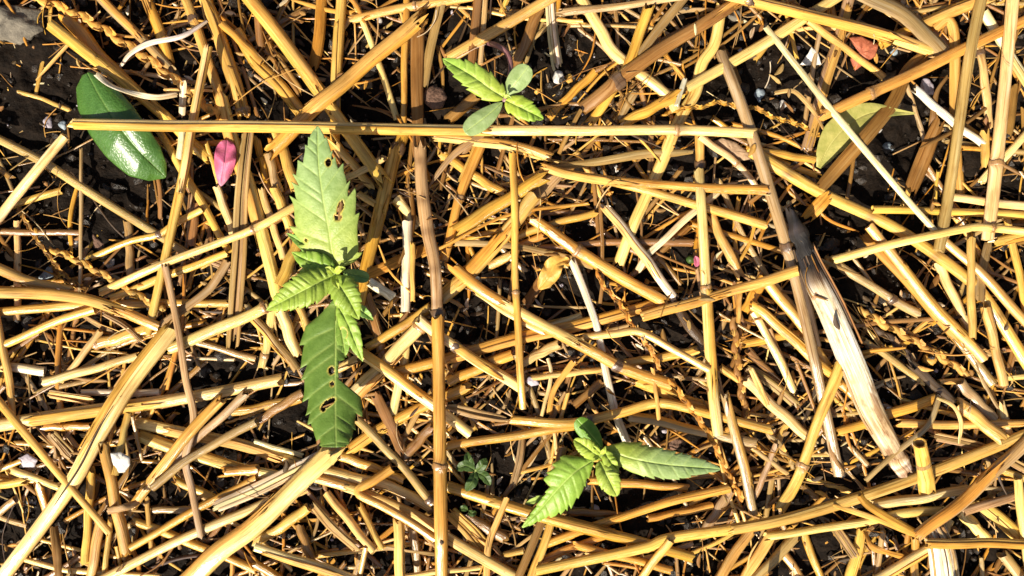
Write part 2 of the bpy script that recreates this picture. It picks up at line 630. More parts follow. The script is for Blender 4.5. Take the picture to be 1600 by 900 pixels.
# ------------------------------------------------------------------ the straws of the photograph
# level | width px | colour | kind (s stalk, f blade, z seed stem, t thin) | options | points
# options: n<frac> node, N<frac> dark node, h sheath, r ragged ends, u<mm> lift of the last end, U<mm> lift of the first
STRAWS = '''
4|20|y|s|U3 h|80,40 180,118 258,182 300,224 328,248
9|19|l|s|h r n.89|117,193 260,196 400,197 560,200 720,203 900,204 1060,203 1178,208
8|16|y|s|U4|325,73 302,185 283,290 237,495 230,520
5|22|g|s|n.98|318,-5 352,88 382,182
4|24|y|s|h|345,150 362,215 395,310 425,425 440,490
3|20|g|s||233,0 250,45 263,97
3|17|y|s|N.5|290,0 317,70 347,160
2|27|o|s||105,25 160,95 213,145
5|18|y|z||67,0 140,32 190,65 233,93 283,133 345,183
4|16|k|s|r|165,0 230,67 267,107
7|9|w|f|c|187,103 203,83 233,68 283,57 323,32
7|10|w|f|c|150,115 173,133 207,145 243,152 277,148
7|13|w|f|r|286,130 284,181
6|12|w|s||285,205 280,248
5|5|y|t||203,110 260,137
6|5|y|t||257,140 333,142
6|16|y|s|u9|-20,370 33,297 103,213
4|15|k|s|r|-20,208 67,253 140,300 247,367 302,402
2|8|y|t||13,140 60,153 110,173
5|14|y|s||248,203 310,305 357,391
5|8|y|t||322,222 335,262 344,300
5|14|y|s||338,292 350,325 364,365
5|14|g|s||347,37 377,65 410,97
5|25|y|s|h r|385,-8 440,62 503,150 550,215 600,284
2|15|b|s||402,0 408,75
6|7|k|s||127,233 126,340 125,455
3|20|g|s||368,48 400,97 445,143 477,182
2|9|b|s||413,77 468,148
2|8|b|s||420,67 472,143
4|20|o|f|r|503,-5 498,60 488,108
4|18|y|s|h|534,-5 528,80 525,135 523,232
7|25|g|s|r|655,32 570,105 485,177 430,230
2|11|y|s|N.6|553,0 588,85 620,187
3|15|y|s|n.4|550,30 630,14 717,0
6|12|g|s||637,0 634,95 631,192
6|24|b|f|r|652,28 652,130 654,200 655,245
9|22|k|s|r N.965 x m|656,224 659,290 668,360 680,420 684,500
5|18|k|f|r|690,0 672,75 662,135
10|16|b|f||747,-6 742,50 737,104
3|10|k|s||757,0 751,100
5|21|y|s|n.72|700,92 750,62 800,33 855,0
2|20|b|s||700,188 745,150
4|23|g|s|N.12 h|633,205 617,245 603,297 578,395 560,475
5|17|y|s||677,213 740,220 800,228 862,246
4|16|g|s|n.5|757,217 722,293 693,407
3|16|g|s||690,240 735,270 785,302
6|15|k|f|t|762,205 735,222 710,240 688,265 668,295
3|7|b|t||707,217 688,297
5|16|y|s|r|520,220 545,250 582,292
5|13|y|s|r|543,277 575,262 600,247
3|13|g|s||400,217 410,258 419,302
3|16|k|s||420,240 436,302
4|19|y|s||432,205 447,250 462,297
4|20|b|s||843,13 822,65 803,107
4|19|w|f|r F|859,-4 864,55 872,112
6|13|k|s|r|873,20 950,12 1033,0
3|20|y|s||910,0 940,50 962,85 1040,147 1056,172
7|24|b|s|N.84 h|1165,-6 1100,37 1033,77 980,115 932,154 910,170
5|18|g|s||1013,13 980,100 950,150 922,192
5|16|k|f|r|1067,0 1030,45 1000,85
4|21|l|s||1127,10 1117,67 1097,100 1087,143 1068,175 1050,213 1037,247 1013,300 990,350 966,414
6|19|y|s|n.2 n.44|1310,-5 1250,33 1200,65 1140,100 1073,138
5|19|g|s||1060,148 1020,170 975,192
3|15|g|s||930,113 895,145 856,184
7|8|o|z||1033,180 1067,170 1100,167 1120,160 1153,167 1183,170 1200,180 1220,187 1253,197 1282,214
7|20|k|s|N.47|1127,83 1157,160 1177,217 1205,305 1235,405 1258,500 1285,620 1311,742
4|14|g|s||1167,232 1220,242 1273,250
5|21|y|s|m|1175,237 1280,300 1400,357 1505,430 1543,470 1600,560
6|12|y|s|n.6|1093,213 1153,257 1184,295
4|17|y|s|N.97|1093,205 1094,262
7|18|k|f|t|1083,237 1040,239 1000,241 933,253 843,264
8|16|g|s||850,262 900,273 1033,287 1200,297
5|16|y|s||800,293 850,270
4|25|k|f|r|810,345 848,298 885,260
7|16|y|s||960,284 1020,300 1100,322 1197,353
10|8|b|s||908,172 890,205 873,240
7|9|w|s||1070,125 1057,165
2|13|k|s||993,143 967,187
7|20|y|s|N.23|1200,7 1263,23 1367,50 1457,80
8|31|k|f||1360,-6 1413,20 1455,60 1478,85
6|20|g|s||1377,70 1433,40 1522,2
6|19|y|f||1462,44 1483,30 1493,67 1493,187 1502,305
8|19|g|s|n.22|1283,182 1325,162 1367,143 1433,113 1513,73 1600,33
10|19|k|s||1534,-5 1513,100 1483,300 1467,392
9|22|y|s|n.75|1583,-5 1570,133 1553,293 1543,375
9|12|w|s||1197,43 1250,110 1300,173 1407,300 1462,362
8|16|y|s||1462,364 1533,427 1605,505
6|13|y|s||1263,33 1320,77 1381,121
5|20|k|s|h|1330,-5 1310,67 1260,234
3|9|k|s||1280,53 1257,200
6|25|b|f||1447,87 1417,115 1387,173 1283,293
6|14|w|s||1430,140 1487,190 1533,223
5|8|k|s||1417,133 1447,228
5|10|b|f|c|1481,120 1463,150 1453,218
7|14|y|s|N.1|1531,72 1540,130 1547,200
6|18|w|s||1537,17 1567,73 1603,128
7|16|y|s||1538,207 1541,256
8|14|y|s||1605,210 1533,284
5|27|b|f|r|1470,190 1450,235 1425,297
5|18|b|f|r|1588,130 1575,215
4|9|g|s||1503,231 1535,233
6|8|k|f|c|1210,145 1237,142 1253,153 1275,178 1288,202
7|19|y|s||0,420 50,440 112,456
8|20|g|s|h|0,456 60,458 117,464 167,477 248,511
6|15|y|s||0,487 117,478 233,474 358,474
7|15|y|s||0,538 83,503 148,483
9|14|y|s|n.78|157,457 253,413 340,380 398,357 462,322
5|12|y|s|N.6|143,403 200,378 247,367 273,350 315,328
6|14|y|s||173,467 233,443 355,396
8|26|k|f|F|388,200 381,260 376,320 373,400 362,548
8|20|y|s|n.97|262,545 333,517 397,489 418,478
9|29|l|s|h K|268,515 200,603 150,685 105,765 0,907
6|8|b|z||28,323 60,377 83,407 104,432 135,452
6|14|y|z||77,388 110,402 133,413 180,440 200,453 230,470 255,484
3|12|y|s||27,345 27,500
4|12|b|s||0,362 124,364
3|12|y|s||0,330 45,312 97,298
2|15|k|s||200,345 204,432
3|15|b|s||308,317 300,384
9|15|k|f||355,408 335,440 317,460 250,510
9|13|k|s||258,415 277,507 290,590 303,655 290,717 300,767 314,838
4|20|k|f|r F|320,403 402,434
6|12|y|s||95,596 157,517
6|15|y|s||67,597 143,577 215,556
4|16|w|s||5,573 70,580
10|14|y|s||-20,605 40,678 100,750 171,832
7|13|y|s||0,533 14,605 20,648
5|20|y|s|n.1|145,538 177,531 235,513
5|12|k|s||297,531 400,561
5|6|w|t||310,560 367,562
5|10|k|f|F|163,490 195,508 222,532
4|13|y|s||408,296 443,404
4|17|y|s||428,292 453,357
6|20|y|s||468,372 437,445
5|20|y|s||440,485 464,555
5|14|y|s||468,480 490,545
6|15|y|s|n.8|424,486 417,533 409,575
7|16|k|s||383,478 400,500 465,577
4|13|y|s||560,303 588,320
3|18|y|s||620,310 654,354
5|20|o|f||568,432 610,413 653,393 684,380
8|6|g|s||660,400 700,383 800,337 920,318
5|23|g|s||713,360 800,307 850,276
6|26|y|s|h|690,467 767,390 800,350 836,306
7|12|k|f||710,379 800,384 887,403 928,418
5|18|w|s||637,345 635,415 633,487
5|9|y|s||645,380 645,470
4|15|y|s||632,490 633,560 613,648
4|17|w|s||577,440 614,464
6|17|g|s||573,543 620,515 673,480
7|25|y|s|n.97 h|540,628 567,602 615,552 662,502
7|18|y|s|N.36|655,500 720,546 770,577 821,612
5|20|g|s||618,582 710,557 800,530 900,508 1040,470
4|19|g|s||700,597 800,553
8|19|y|s|h|540,535 600,575 640,606 690,643 735,678
4|16|y|s||527,577 562,558
8|20|g|s|h r N.78|706,415 750,452 800,482 870,520 927,550 980,578 1050,602
7|10|y|s||743,456 800,495 850,520
4|16|y|s||763,417 800,397
3|19|b|s||573,460 600,557
8|13|y|s|n.55|801,240 804,300 807,450 817,638
7|21|g|s|n.36|832,342 865,365 900,390 960,428 1038,472
4|18|d|s||1050,470 1075,505 1103,545
8|16|w|s|h|946,322 1000,393 1052,465
7|14|w|s||894,408 915,460 933,513 947,583 962,645 980,692
9|18|y|s||1003,494 1060,478 1117,460 1247,423
8|18|y|s|n.45|1092,268 1097,340 1103,447 1113,600 1122,680
6|17|y|s||1112,340 1135,385 1158,432
6|13|w|f||1122,300 1073,340 1040,372 1013,397 996,424
8|7|b|s||938,318 940,427 938,474
5|14|g|s||800,372 865,350 932,333
4|13|o|s||800,388 850,368
3|13|b|s||843,388 967,380 1082,380
9|9|o|z||933,423 943,447 967,473 990,513 1017,547 1032,580
9|11|o|z||1045,592 1057,607 1083,643 1110,683 1135,735 1160,780
8|14|y|s||913,527 960,522 1000,519 1053,547 1108,578
4|22|y|s||800,528 910,497
4|16|y|s||817,567 873,537
5|11|y|s||833,590 940,577
5|16|y|s||977,567 1090,547
6|15|b|z||1147,497 1150,550 1157,602 1165,650
5|10|y|s||1156,440 1153,505
6|17|g|s||1175,478 1200,495 1267,557 1305,590
5|5|k|t||1120,487 1194,530
4|19|b|f||820,477 845,440 867,408
4|19|g|s||1163,487 1194,433
10|15|y|s|n.63|1300,407 1400,380 1510,357 1545,356 1605,362
7|14|y|s||1363,328 1467,333 1605,341
7|15|y|s||1487,308 1605,321
7|18|y|s||1553,380 1605,365
6|18|y|s||1358,352 1450,467 1538,562
5|17|k|s|h|1350,367 1467,500 1552,600
8|14|y|s|U3|1518,373 1519,450 1520,528
4|17|y|s||1467,413 1490,460 1514,514
5|19|k|f||1547,380 1535,430 1533,470
6|13|y|s||1567,318 1580,380 1592,436
6|16|y|s||1540,480 1555,540 1568,602
5|12|k|s||1347,530 1443,598
6|15|k|s|N.7|1303,410 1345,438 1390,467 1435,490
7|15|y|z||1343,480 1370,500 1400,517 1453,547 1480,565 1512,585
6|15|d|z||1367,510 1413,550 1447,592
5|18|y|s||1198,440 1253,513 1310,602
4|12|k|s||1200,513 1237,603
7|20|y|s|n.7|1313,570 1283,643 1245,747 1220,795
7|9|d|f||1253,433 1268,490 1281,541
7|24|g|f|r|1293,306 1262,340
8|23|l|s|h|0,664 75,652 150,641 300,620 437,593
9|18|y|s|h|347,622 280,697 200,802
8|15|k|s||384,616 300,690 256,741
9|15|k|s||402,658 300,717 238,762
6|13|y|s||200,645 190,695 180,742
7|19|g|s|r|163,698 180,787 198,865
6|20|y|s||212,660 300,680 400,703 470,725
6|20|y|s||218,680 300,708 400,735 480,755
5|12|w|s||127,613 250,613
7|14|g|s||205,855 313,793 400,747
7|17|y|s||165,903 283,843 400,793 425,780
9|34|l|s|h r|300,905 345,862 400,822 463,760 525,700
5|14|y|s||0,757 40,752
5|13|y|s||15,733 55,748 94,762
5|10|y|s||0,733 34,720
5|15|g|s||60,758 74,803
4|15|y|s||143,733 138,800 133,880
6|17|y|s||157,813 150,860 142,905
5|10|y|s||173,807 162,900
5|15|b|f|c|84,823 88,860 90,900
5|14|y|s||273,750 333,777 355,785
5|15|g|s||207,813 300,847 402,891
7|18|y|s||398,855 470,877 550,905
6|14|g|s||398,880 435,902
5|13|k|s||233,797 300,797
7|24|w|f|F|335,793 400,765 460,735 525,702
5|9|y|s||230,777 233,820 237,862
6|17|g|s||347,738 402,733
6|17|g|s||363,643 400,637 470,622
4|10|y|s||33,872 100,890 140,893
4|10|k|s||0,808 43,822
4|13|k|s||0,800 24,780
10|14|k|f|c|167,798 190,796 215,783
7|15|b|s||398,662 473,613
6|9|w|s||398,690 473,712
7|21|y|s||500,735 560,748 613,760 672,792
7|18|y|s|h|488,745 560,767 653,807 700,840 760,875 812,905
8|16|g|s|B|612,732 585,750 559,769 600,792 640,815 680,842
6|17|g|s||533,713 587,733 630,751
8|15|k|s|N.95|560,657 600,697 633,733 678,789
6|20|b|f|r|587,618 607,660 628,705
5|20|g|s||543,703 627,653 678,630 730,603
8|20|k|f|t F|697,635 750,648 800,657
6|17|g|s||697,697 800,679 895,665
7|17|g|s|N.3|800,656 890,661 967,645 1033,630 1120,650 1205,672
6|17|k|s||983,650 1040,662 1100,677 1182,692
8|20|g|s|h|700,760 800,793 883,817 1000,847 1082,871
4|19|b|s||633,713 674,668
6|15|y|s||510,770 545,812 584,862
6|17|k|f|r F|487,787 520,825 561,861
6|18|y|s||398,848 440,823 481,793
6|13|y|s||563,790 582,828 597,858
6|18|y|s|h|623,812 627,905
5|15|k|s||645,825 655,905
5|8|k|f|c|560,862 600,857 640,862 680,866
6|10|y|s||571,855 563,893
6|26|y|f|r F|703,800 735,830 762,862
8|12|y|f||792,778 777,815 763,853 760,905
5|16|b|s||467,820 487,878
7|15|g|s||853,850 920,825 987,803 1060,780 1140,763
9|19|y|s|h|838,891 1000,857 1050,840 1200,817 1333,780 1467,733 1605,678
6|14|g|s||843,877 900,855 949,836
6|14|g|s||1013,810 1112,790
7|16|b|s||880,697 857,785 808,905
7|15|y|s||864,810 828,905
4|7|y|s||865,663 870,710
4|15|g|s||920,751 1000,758 1075,763
3|13|b|s||890,800 982,806
7|16|k|s||1132,618 1152,690 1178,802
5|11|b|s||1202,722 1180,775
6|17|k|s||1141,767 1100,832
10|15|y|s||1047,845 1005,900
6|14|g|s||900,853 1048,891
6|18|y|s||1172,830 1125,903
6|20|y|s||1212,822 1165,903
6|20|y|s||1165,592 1200,627 1264,684
5|12|y|s||1228,665 1198,728
6|14|k|z||1198,672 1220,700 1240,730
8|15|y|s||1198,838 1333,817 1400,803 1472,798
8|17|y|s||1363,788 1440,777 1512,763
10|12|y|f|t|1302,789 1370,812 1435,841
10|15|g|f||1344,774 1365,795 1432,834
10|22|k|s||1433,837 1500,787 1605,690
8|14|y|s||1403,662 1517,667 1605,663
9|23|y|s||1497,630 1563,684
9|10|k|s||1353,751 1400,708 1450,667 1467,622
6|17|g|s||1303,677 1360,660 1465,622
6|20|k|s||1500,598 1553,657
6|16|y|s||1563,632 1577,682
9|17|y|s||1447,849 1520,850 1605,851
8|17|y|s||1370,905 1457,853 1484,812
7|15|k|s||1505,800 1605,772
6|20|y|s||1500,798 1541,842
6|23|y|s||1533,787 1600,842
7|15|y|s||1590,748 1602,840
6|14|y|s||1563,733 1605,748
7|16|k|f|F|1453,680 1537,700 1605,735
5|15|y|s||1220,858 1252,905
5|14|g|s||1257,837 1285,905
5|17|y|s||1347,827 1326,905
5|10|k|s||1380,830 1370,893
6|15|g|s||1430,840 1430,905
6|18|k|s||1244,838 1195,892
5|17|k|f|F|1298,815 1336,870
7|13|g|f|c|1353,830 1367,857 1412,871
5|19|k|s||1565,865 1597,901
5|10|k|s||1327,697 1357,728
5|11|y|s||1260,746 1328,768
4|14|l|s||1178,489 1210,545 1241,611
4|12|l|s||1205,440 1246,488
3|15|g|s||1163,537 1256,520
5|15|y|s||1125,574 1163,598
4|13|b|s||1168,547 1217,596
5|19|k|f|F|1170,576 1208,600 1246,632
4|15|g|s||1303,588 1345,630
4|11|y|s||1467,597 1503,595
5|9|y|s||1572,592 1605,588
9|7|l|f|c|1465,621 1489,634 1502,661 1500,692
7|16|d|s|r|1425,570 1460,602 1491,628
5|11|k|s||1212,695 1179,777
4|12|b|s||1250,757 1277,779
6|5|k|t||1172,755 1240,743
4|11|g|s||1191,745 1227,738
5|9|k|s||1174,699 1230,740
6|7|l|t||856,560 861,589 846,650
5|11|y|f||896,565 866,609 858,647
4|15|b|s||939,597 897,633
5|14|k|f|r F|802,757 812,720 817,682
5|14|o|s||66,667 144,666
6|15|l|f|F|76,615 146,627
6|9|k|s||93,604 151,592
5|19|k|f|F|80,677 112,712
6|7|k|t||207,650 222,719
5|20|g|s|h|994,594 1050,618 1110,639
8|8|y|s||1020,575 1030,655
6|11|l|f|F|1174,577 1200,633
4|15|g|s||1160,697 1202,704
6|9|y|s||703,893 751,887
5|11|y|s||787,867 817,861
4|20|b|s||729,808 791,843
'''

# labels written by hand for the straws that stand out, keyed by their first point
HAND = {
    '117,193': 'long straight pale yellow straw lying level across the dark green glossy leaf',
    '80,40': 'straw leaning down to right over top half of the dark green glossy leaf',
    '325,73': 'yellow straw with open cut top standing steeply right of the dark green glossy leaf',
    '67,0': 'knobbly seed stem from the upper left edge towards the pink petal',
    '187,103': 'curled pale strip arching above the dark green glossy leaf',
    '150,115': 'pale flat strip looping over the top of the dark green glossy leaf',
    '286,130': 'short white split straw piece just above the long level straw',
    '-20,208': 'weathered grey straw slanting down from the left edge over black soil',
    '655,32': 'thick golden straw slanting from top centre down to the big seedling leaf tip',
    '652,28': 'wide brown straw strip running down from top edge under the long level straw',
    '656,224': 'flattened brown straw running down to a dark node above the upright golden straw',
    '655,500': 'pale straw with black node slanting right behind the upright golden straw',
    '747,-6': 'brown straw hanging over the upper leaf of the top seedling',
    '859,-4': 'shredded pale straw strip hanging down right of the top seedling',
    '1127,10': 'crooked pale straw bending down between the top seedling and round wood chip',
    '1165,-6': 'thick straw with dark node slanting up to top edge above twisted seed stem',
    '1033,180': 'twisted orange seed stem lying level at the right end of the long straw',
    '1197,43': 'thin white straw slanting down across the yellow leaf',
    '1360,-6': 'wide flat straw strip folded over at the top right',
    '1534,-5': 'olive straw crossing over all others at upper right, leaning left',
    '1583,-5': 'thick yellow straw standing near the right edge at top',
    '1447,87': 'flat brown straw strip lying across the yellow leaf',
    '1283,182': 'long golden straw slanting up right from tip of the yellow leaf to corner',
    '1300,407': 'long bent yellow straw reaching from top of the bleached stalk to right edge',
    '268,515': 'very thick pale straw slanting down to the bottom left corner, cracked along',
    '0,456': 'golden straw curving from the left edge, topmost of the crossing bundle there',
    '262,545': 'yellow straw with thick node at right end, pointing at the big seedling',
    '388,200': 'wide flat ribbed straw standing left of the big seedling, square cut bottom',
    '258,415': 'greyish bent straw standing on end across the pale straws at lower left',
    '-20,605': 'straw slanting down right on top of the very thick pale straw',
    '300,905': 'wide split pale straw rising from bottom edge to the big seedling lower leaf',
    '167,798': 'curled striped strip wrapped over an upright straw at lower left',
    '946,322': 'bleached white straw with open top leaning right in the middle of the photo',
    '894,408': 'slim pure white straw running down towards the bottom seedling',
    '1003,494': 'yellow straw with torn left tip rising right to the bleached stalk',
    '832,342': 'rounded golden straw slanting down right under the bleached white straw',
    '706,415': 'long split golden straw slanting down right through the middle of the photo',
    '933,423': 'twisted orange seed stem hanging down beside the slim white straw',
    '1045,592': 'brown twisted seed stem running down right of the bottom seedling',
    '1343,480': 'pale knobbly seed stem slanting down right beside the bleached stalk',
    '1367,510': 'dark knobbly seed stem just right of the bleached stalk',
    '1433,837': 'thick olive straw rising to the right edge right of the open straw stub',
    '838,891': 'very long golden straw sweeping under the bottom seedling to the right edge',
    '1497,630': 'thick short straw with open end lying near right edge above the stub',
    '612,732': 'straw sharply folded into a hook below the big seedling lower leaf',
    '790,780': 'thin strip',
    '632,490': 'narrow straw continuing downward under the white upright straw',
    '637,345': 'bright white upright straw right of the big seedling centre',
    '697,635': 'frayed grey strip lying right of the upright golden straw',
    '1302,789': 'thin yellow strip crossing low right, meeting the olive straw end',
}

LAND = [((30, 40), 'grey stone'), ((195, 200), 'dark green glossy leaf'), ((348, 258), 'pink petal'),
        ((510, 310), 'big seedling upper leaf'), ((520, 600), 'big seedling lower leaf'), ((450, 455), 'big seedling side leaf'),
        ((785, 155), 'top seedling'), ((940, 730), 'bottom seedling'), ((1330, 205), 'yellow leaf'),
        ((1345, 85), 'terracotta shard'), ((1330, 530), 'bleached stalk'), ((1440, 725), 'open straw stub'),
        ((190, 718), 'big white chip'), ((1145, 235), 'round wood chip'), ((735, 735), 'low green weed'),
        ((1475, 870), 'broken grey stalk'), ((1035, 693), 'reddish clod'), ((1000, 395), 'bleached white straw'),
        ((688, 640), 'upright golden straw'), ((130, 730), 'very thick pale straw'), ((1110, 175), 'twisted orange stem'),
        ((680, 152), 'round brown chip'), ((1600, 0), 'top right corner'), ((1600, 900), 'bottom right corner'),
        ((0, 900), 'bottom left corner'), ((0, 450), 'middle of left edge'), ((1600, 450), 'middle of right edge'),
        ((862, 425), 'orange husk'), ((872, 120), 'white pebble'), ((640, 450), 'bright white upright straw'),
        ((400, 0), 'left third of top edge'), ((580, 0), 'middle of top edge'), ((1000, 0), 'right half of top edge'),
        ((400, 900), 'left third of bottom edge'), ((640, 900), 'middle of bottom edge'), ((1150, 900), 'right half of bottom edge')]


def where(mx, my):
    best = min(LAND, key=lambda l: (l[0][0] - mx) ** 2 + (l[0][1] - my) ** 2)
    dx, dy = mx - best[0][0], my - best[0][1]
    dist = math.hypot(dx, dy)
    if dist < 26:
        rel = 'touching'
    elif abs(dx) > 2.2 * abs(dy):
        rel = 'right of' if dx > 0 else 'left of'
    elif abs(dy) > 2.2 * abs(dx):
        rel = 'below' if dy > 0 else 'above'
    else:
        rel = ('below' if dy > 0 else 'above') + (' right of' if dx > 0 else ' left of')
    if dist > 85:
        rel = 'well ' + rel
    return rel + ' the ' + best[1]


def describe(kind, w, col, P, opts):
    inside = P[(P[:, 0] > 0) & (P[:, 0] < 1600) & (P[:, 1] > 0) & (P[:, 1] < 900)]
    Q = inside if len(inside) > 1 else P
    mx, my = Q[len(Q) // 2]
    a, b = Q[0], Q[-1]
    if a[0] > b[0]:
        a, b = b, a
    dx, dy = b[0] - a[0], b[1] - a[1]
    ln = math.hypot(dx, dy)
    ang = math.degrees(math.atan2(-dy, dx))
    if abs(ang) < 12:
        o = 'lying level'
    elif abs(ang) > 78:
        o = 'running up and down'
    elif abs(ang) > 48:
        o = 'rising steeply right' if ang > 0 else 'dropping steeply right'
    else:
        o = 'rising right' if ang > 0 else 'dropping right'
    size = 'short ' if ln < 70 else ('long ' if ln > 220 else '')
    thick = 'thin ' if w < 10 else ('thick ' if w >= 20 else '')
    noun = {'s': 'straw', 't': 'straw', 'f': 'straw strip', 'z': 'knobbly seed stem'}[kind]
    fr = 'frayed ' if ('F' in opts or ('r' in opts and kind == 'f')) else ('curled ' if 'c' in opts else '')
    return f"{size}{thick}{fr}{COLWORD[col]} {noun} {o}, {where(mx, my)}", (float(mx), float(my)), size + thick


# ------------------------------------------------------------------ under-layer: the small broken straw nobody could count
GAPS = [(40, 170, 75), (30, 130, 60), (175, 255, 60), (600, 165, 55), (880, 120, 70), (1250, 130, 70), (1360, 120, 85), (1400, 210, 70),
        (90, 330, 70), (180, 350, 60), (60, 400, 45), (850, 455, 60), (975, 300, 50), (1070, 400, 40), (1330, 350, 65), (1370, 420, 50),
        (930, 790, 75), (1010, 780, 60), (340, 600, 55), (20, 830, 60), (1510, 830, 45), (590, 220, 40), (730, 150, 50), (760, 720, 55),
        (460, 650, 45), (300, 640, 40), (1060, 510, 40), (920, 640, 40), (300, 880, 50), (860, 870, 40), (340, 700, 40), (700, 120, 40),
        (560, 170, 40), (1275, 870, 40), (1090, 680, 30), (100, 820, 35), (1130, 130, 45), (1200, 110, 40), (30, 470, 30), (740, 540, 40)]


KEEP = [(120, 105, 265, 285), (325, 212, 375, 296), (1275, 158, 1432, 268)]     # loose leaves and the petal stay clear of litter


def covered(x, y):
    return any(a < x < c and b < y < d for a, b, c, d in KEEP)


def gap(x, y):
    return any((x - a) ** 2 + (y - b) ** 2 < (r * (1.0 if b < 260 else 0.8)) ** 2 for a, b, r in GAPS)


def rand_straw(m, cx, cy, L, w, a, col, sides, lift=0.0, put=True, stiff=0.4):
    p0 = (cx - math.cos(a) * L / 2, cy - math.sin(a) * L / 2)
    p1 = (cx + math.cos(a) * L / 2, cy + math.sin(a) * L / 2)
    bow = rnd.uniform(-.06, .06) * L
    mid = (cx - math.sin(a) * bow, cy + math.cos(a) * bow)
    P, ln = resample([p0, mid, p1], 9)
    hw = np.full(len(P), w / 2)
    fl = rnd.uniform(0.45, 0.85)
    z = drape(P, hw, w / 2 * S * fl, stiff) + lift
    W = to_world(P, z)
    tube_mesh(m, W, hw * S, hw * S * fl, tint_along(col, len(P), P), sides, rnd.random() * 6, 0.5, (0.6, 0.6), hollow=w > 9)
    if put:
        imprint(P, z, hw, hw * S * fl)


mb = MB()
n_fill = 0
while n_fill < 1050:
    cx, cy = rnd.uniform(-60, 1660), rnd.uniform(-60, 960)
    if gap(cx, cy) or (cx < 560 and cy < 420 and rnd.random() < 0.45):
        continue
    L = rnd.uniform(45, 210)
    a = rnd.uniform(0, math.pi)
    if gap(cx + math.cos(a) * L / 3, cy + math.sin(a) * L / 3) or gap(cx - math.cos(a) * L / 3, cy - math.sin(a) * L / 3):
        if rnd.random() < 0.8:
            continue
    rand_straw(mb, cx, cy, L, rnd.choice((2.5, 3, 3, 4, 4, 5, 6, 7, 8, 10)), a, rnd.choice('ygkkobbbb'), 7)
    n_fill += 1
tag(mb.build('broken_straw', M_STRAW), 'small broken straw bits buried under the larger straws', 'straw bits', kind='stuff')

# loose straw round the framed patch, so the mulch does not stop at the picture's edge
mb = MB()
n_out = 0
while n_out < 3000:
    cx, cy = (rnd.uniform(-520, 2120), rnd.uniform(-480, 1380)) if n_out > 900 else (rnd.uniform(-1300, 2900), rnd.uniform(-1000, 1900))
    L = rnd.uniform(80, 380)
    if -L / 2 - 20 < cx < 1620 + L / 2 and -L / 2 - 20 < cy < 920 + L / 2:
        continue
    a = rnd.uniform(0, math.pi)
    w = rnd.choice((4, 6, 8, 9, 12, 15, 18, 20))
    P, ln = resample([(cx - math.cos(a) * L / 2, cy - math.sin(a) * L / 2), (cx, cy + rnd.uniform(-6, 6)), (cx + math.cos(a) * L / 2, cy + math.sin(a) * L / 2)], 55)
    z = np.linspace(rnd.uniform(-.013, .003), rnd.uniform(-.013, .003), len(P))
    hw = np.full(len(P), w / 2)
    W = to_world(P, z)
    tube_mesh(mb, W, hw * S, hw * S * 0.75, tint_along(rnd.choice('yyggkb'), len(P), P), 7, 0, 0.3, (0.5, 0.5))
    n_out += 1
tag(mb.build('outlying_straw', M_STRAW), 'loose straw spread on the soil beyond the edges of the picture', 'straw bits', kind='stuff')

# ------------------------------------------------------------------ things lying low, under the straw
THINGS = []


def rock(px, py, rx, ry, rz, material, name, label, cat, facets=6, rough=0.16, rot=None, zoff=0.0, group=None):
    """A stone or crumb: a subdivided ball cut by random planes, then roughened."""
    rs = np.random.RandomState(int(px * 7 + py * 13) % 99991)
    nu, nv = 22, 14
    V, F = [], []
    planes = [(lambda n: n / np.linalg.norm(n))(rs.normal(size=3)) for _ in range(facets)]
    cuts = rs.uniform(0.62, 0.9, facets)
    a = rs.uniform(0, 6.28) if rot is None else rot
    z = float(Hat(px, py)) + zoff
    k = S * (D - z) / D
    bx, by, _ = at(px, py, z)
    ph = rs.uniform(0, 6, 6)
    for i in range(nv + 1):
        th = math.pi * i / nv
        for j in range(nu):
            f = 2 * math.pi * j / nu
            p = np.array([math.sin(th) * math.cos(f), math.sin(th) * math.sin(f), math.cos(th)])
            r = 1.0
            for n, c in zip(planes, cuts):
                d = float(p @ n)
                if d > 1e-3:
                    r = min(r, c / d)
            r *= 1 + rough * 0.5 * (math.sin(p[0] * 5 + ph[0]) * math.sin(p[1] * 6 + ph[1]) + 0.6 * math.sin(p[0] * 13 + ph[2]) * math.sin(p[1] * 11 + ph[3]) * math.sin(p[2] * 12 + ph[4]))
            p = p * r
            x, y = p[0] * rx * k, p[1] * ry * k
            V.append((bx + x * math.cos(a) - y * math.sin(a), by + x * math.sin(a) + y * math.cos(a), z + p[2] * rz * k))
    for i in range(nv):
        for j in range(nu):
            F.append((i * nu + j, (i + 1) * nu + j, (i + 1) * nu + (j + 1) % nu, i * nu + (j + 1) % nu))
    m = MB()
    m.add(V, F, [(0, 0)] * len(V), [(1, 1, 1)] * len(V))
    o = m.build(name, material, smooth=True)
    tag(o, label, cat, group)
    iy, ix = cell(px, py)
    H[iy - 2:iy + 3, ix - 2:ix + 3] = np.maximum(H[iy - 2:iy + 3, ix - 2:ix + 3], z + rz * k * 0.8)
    return o


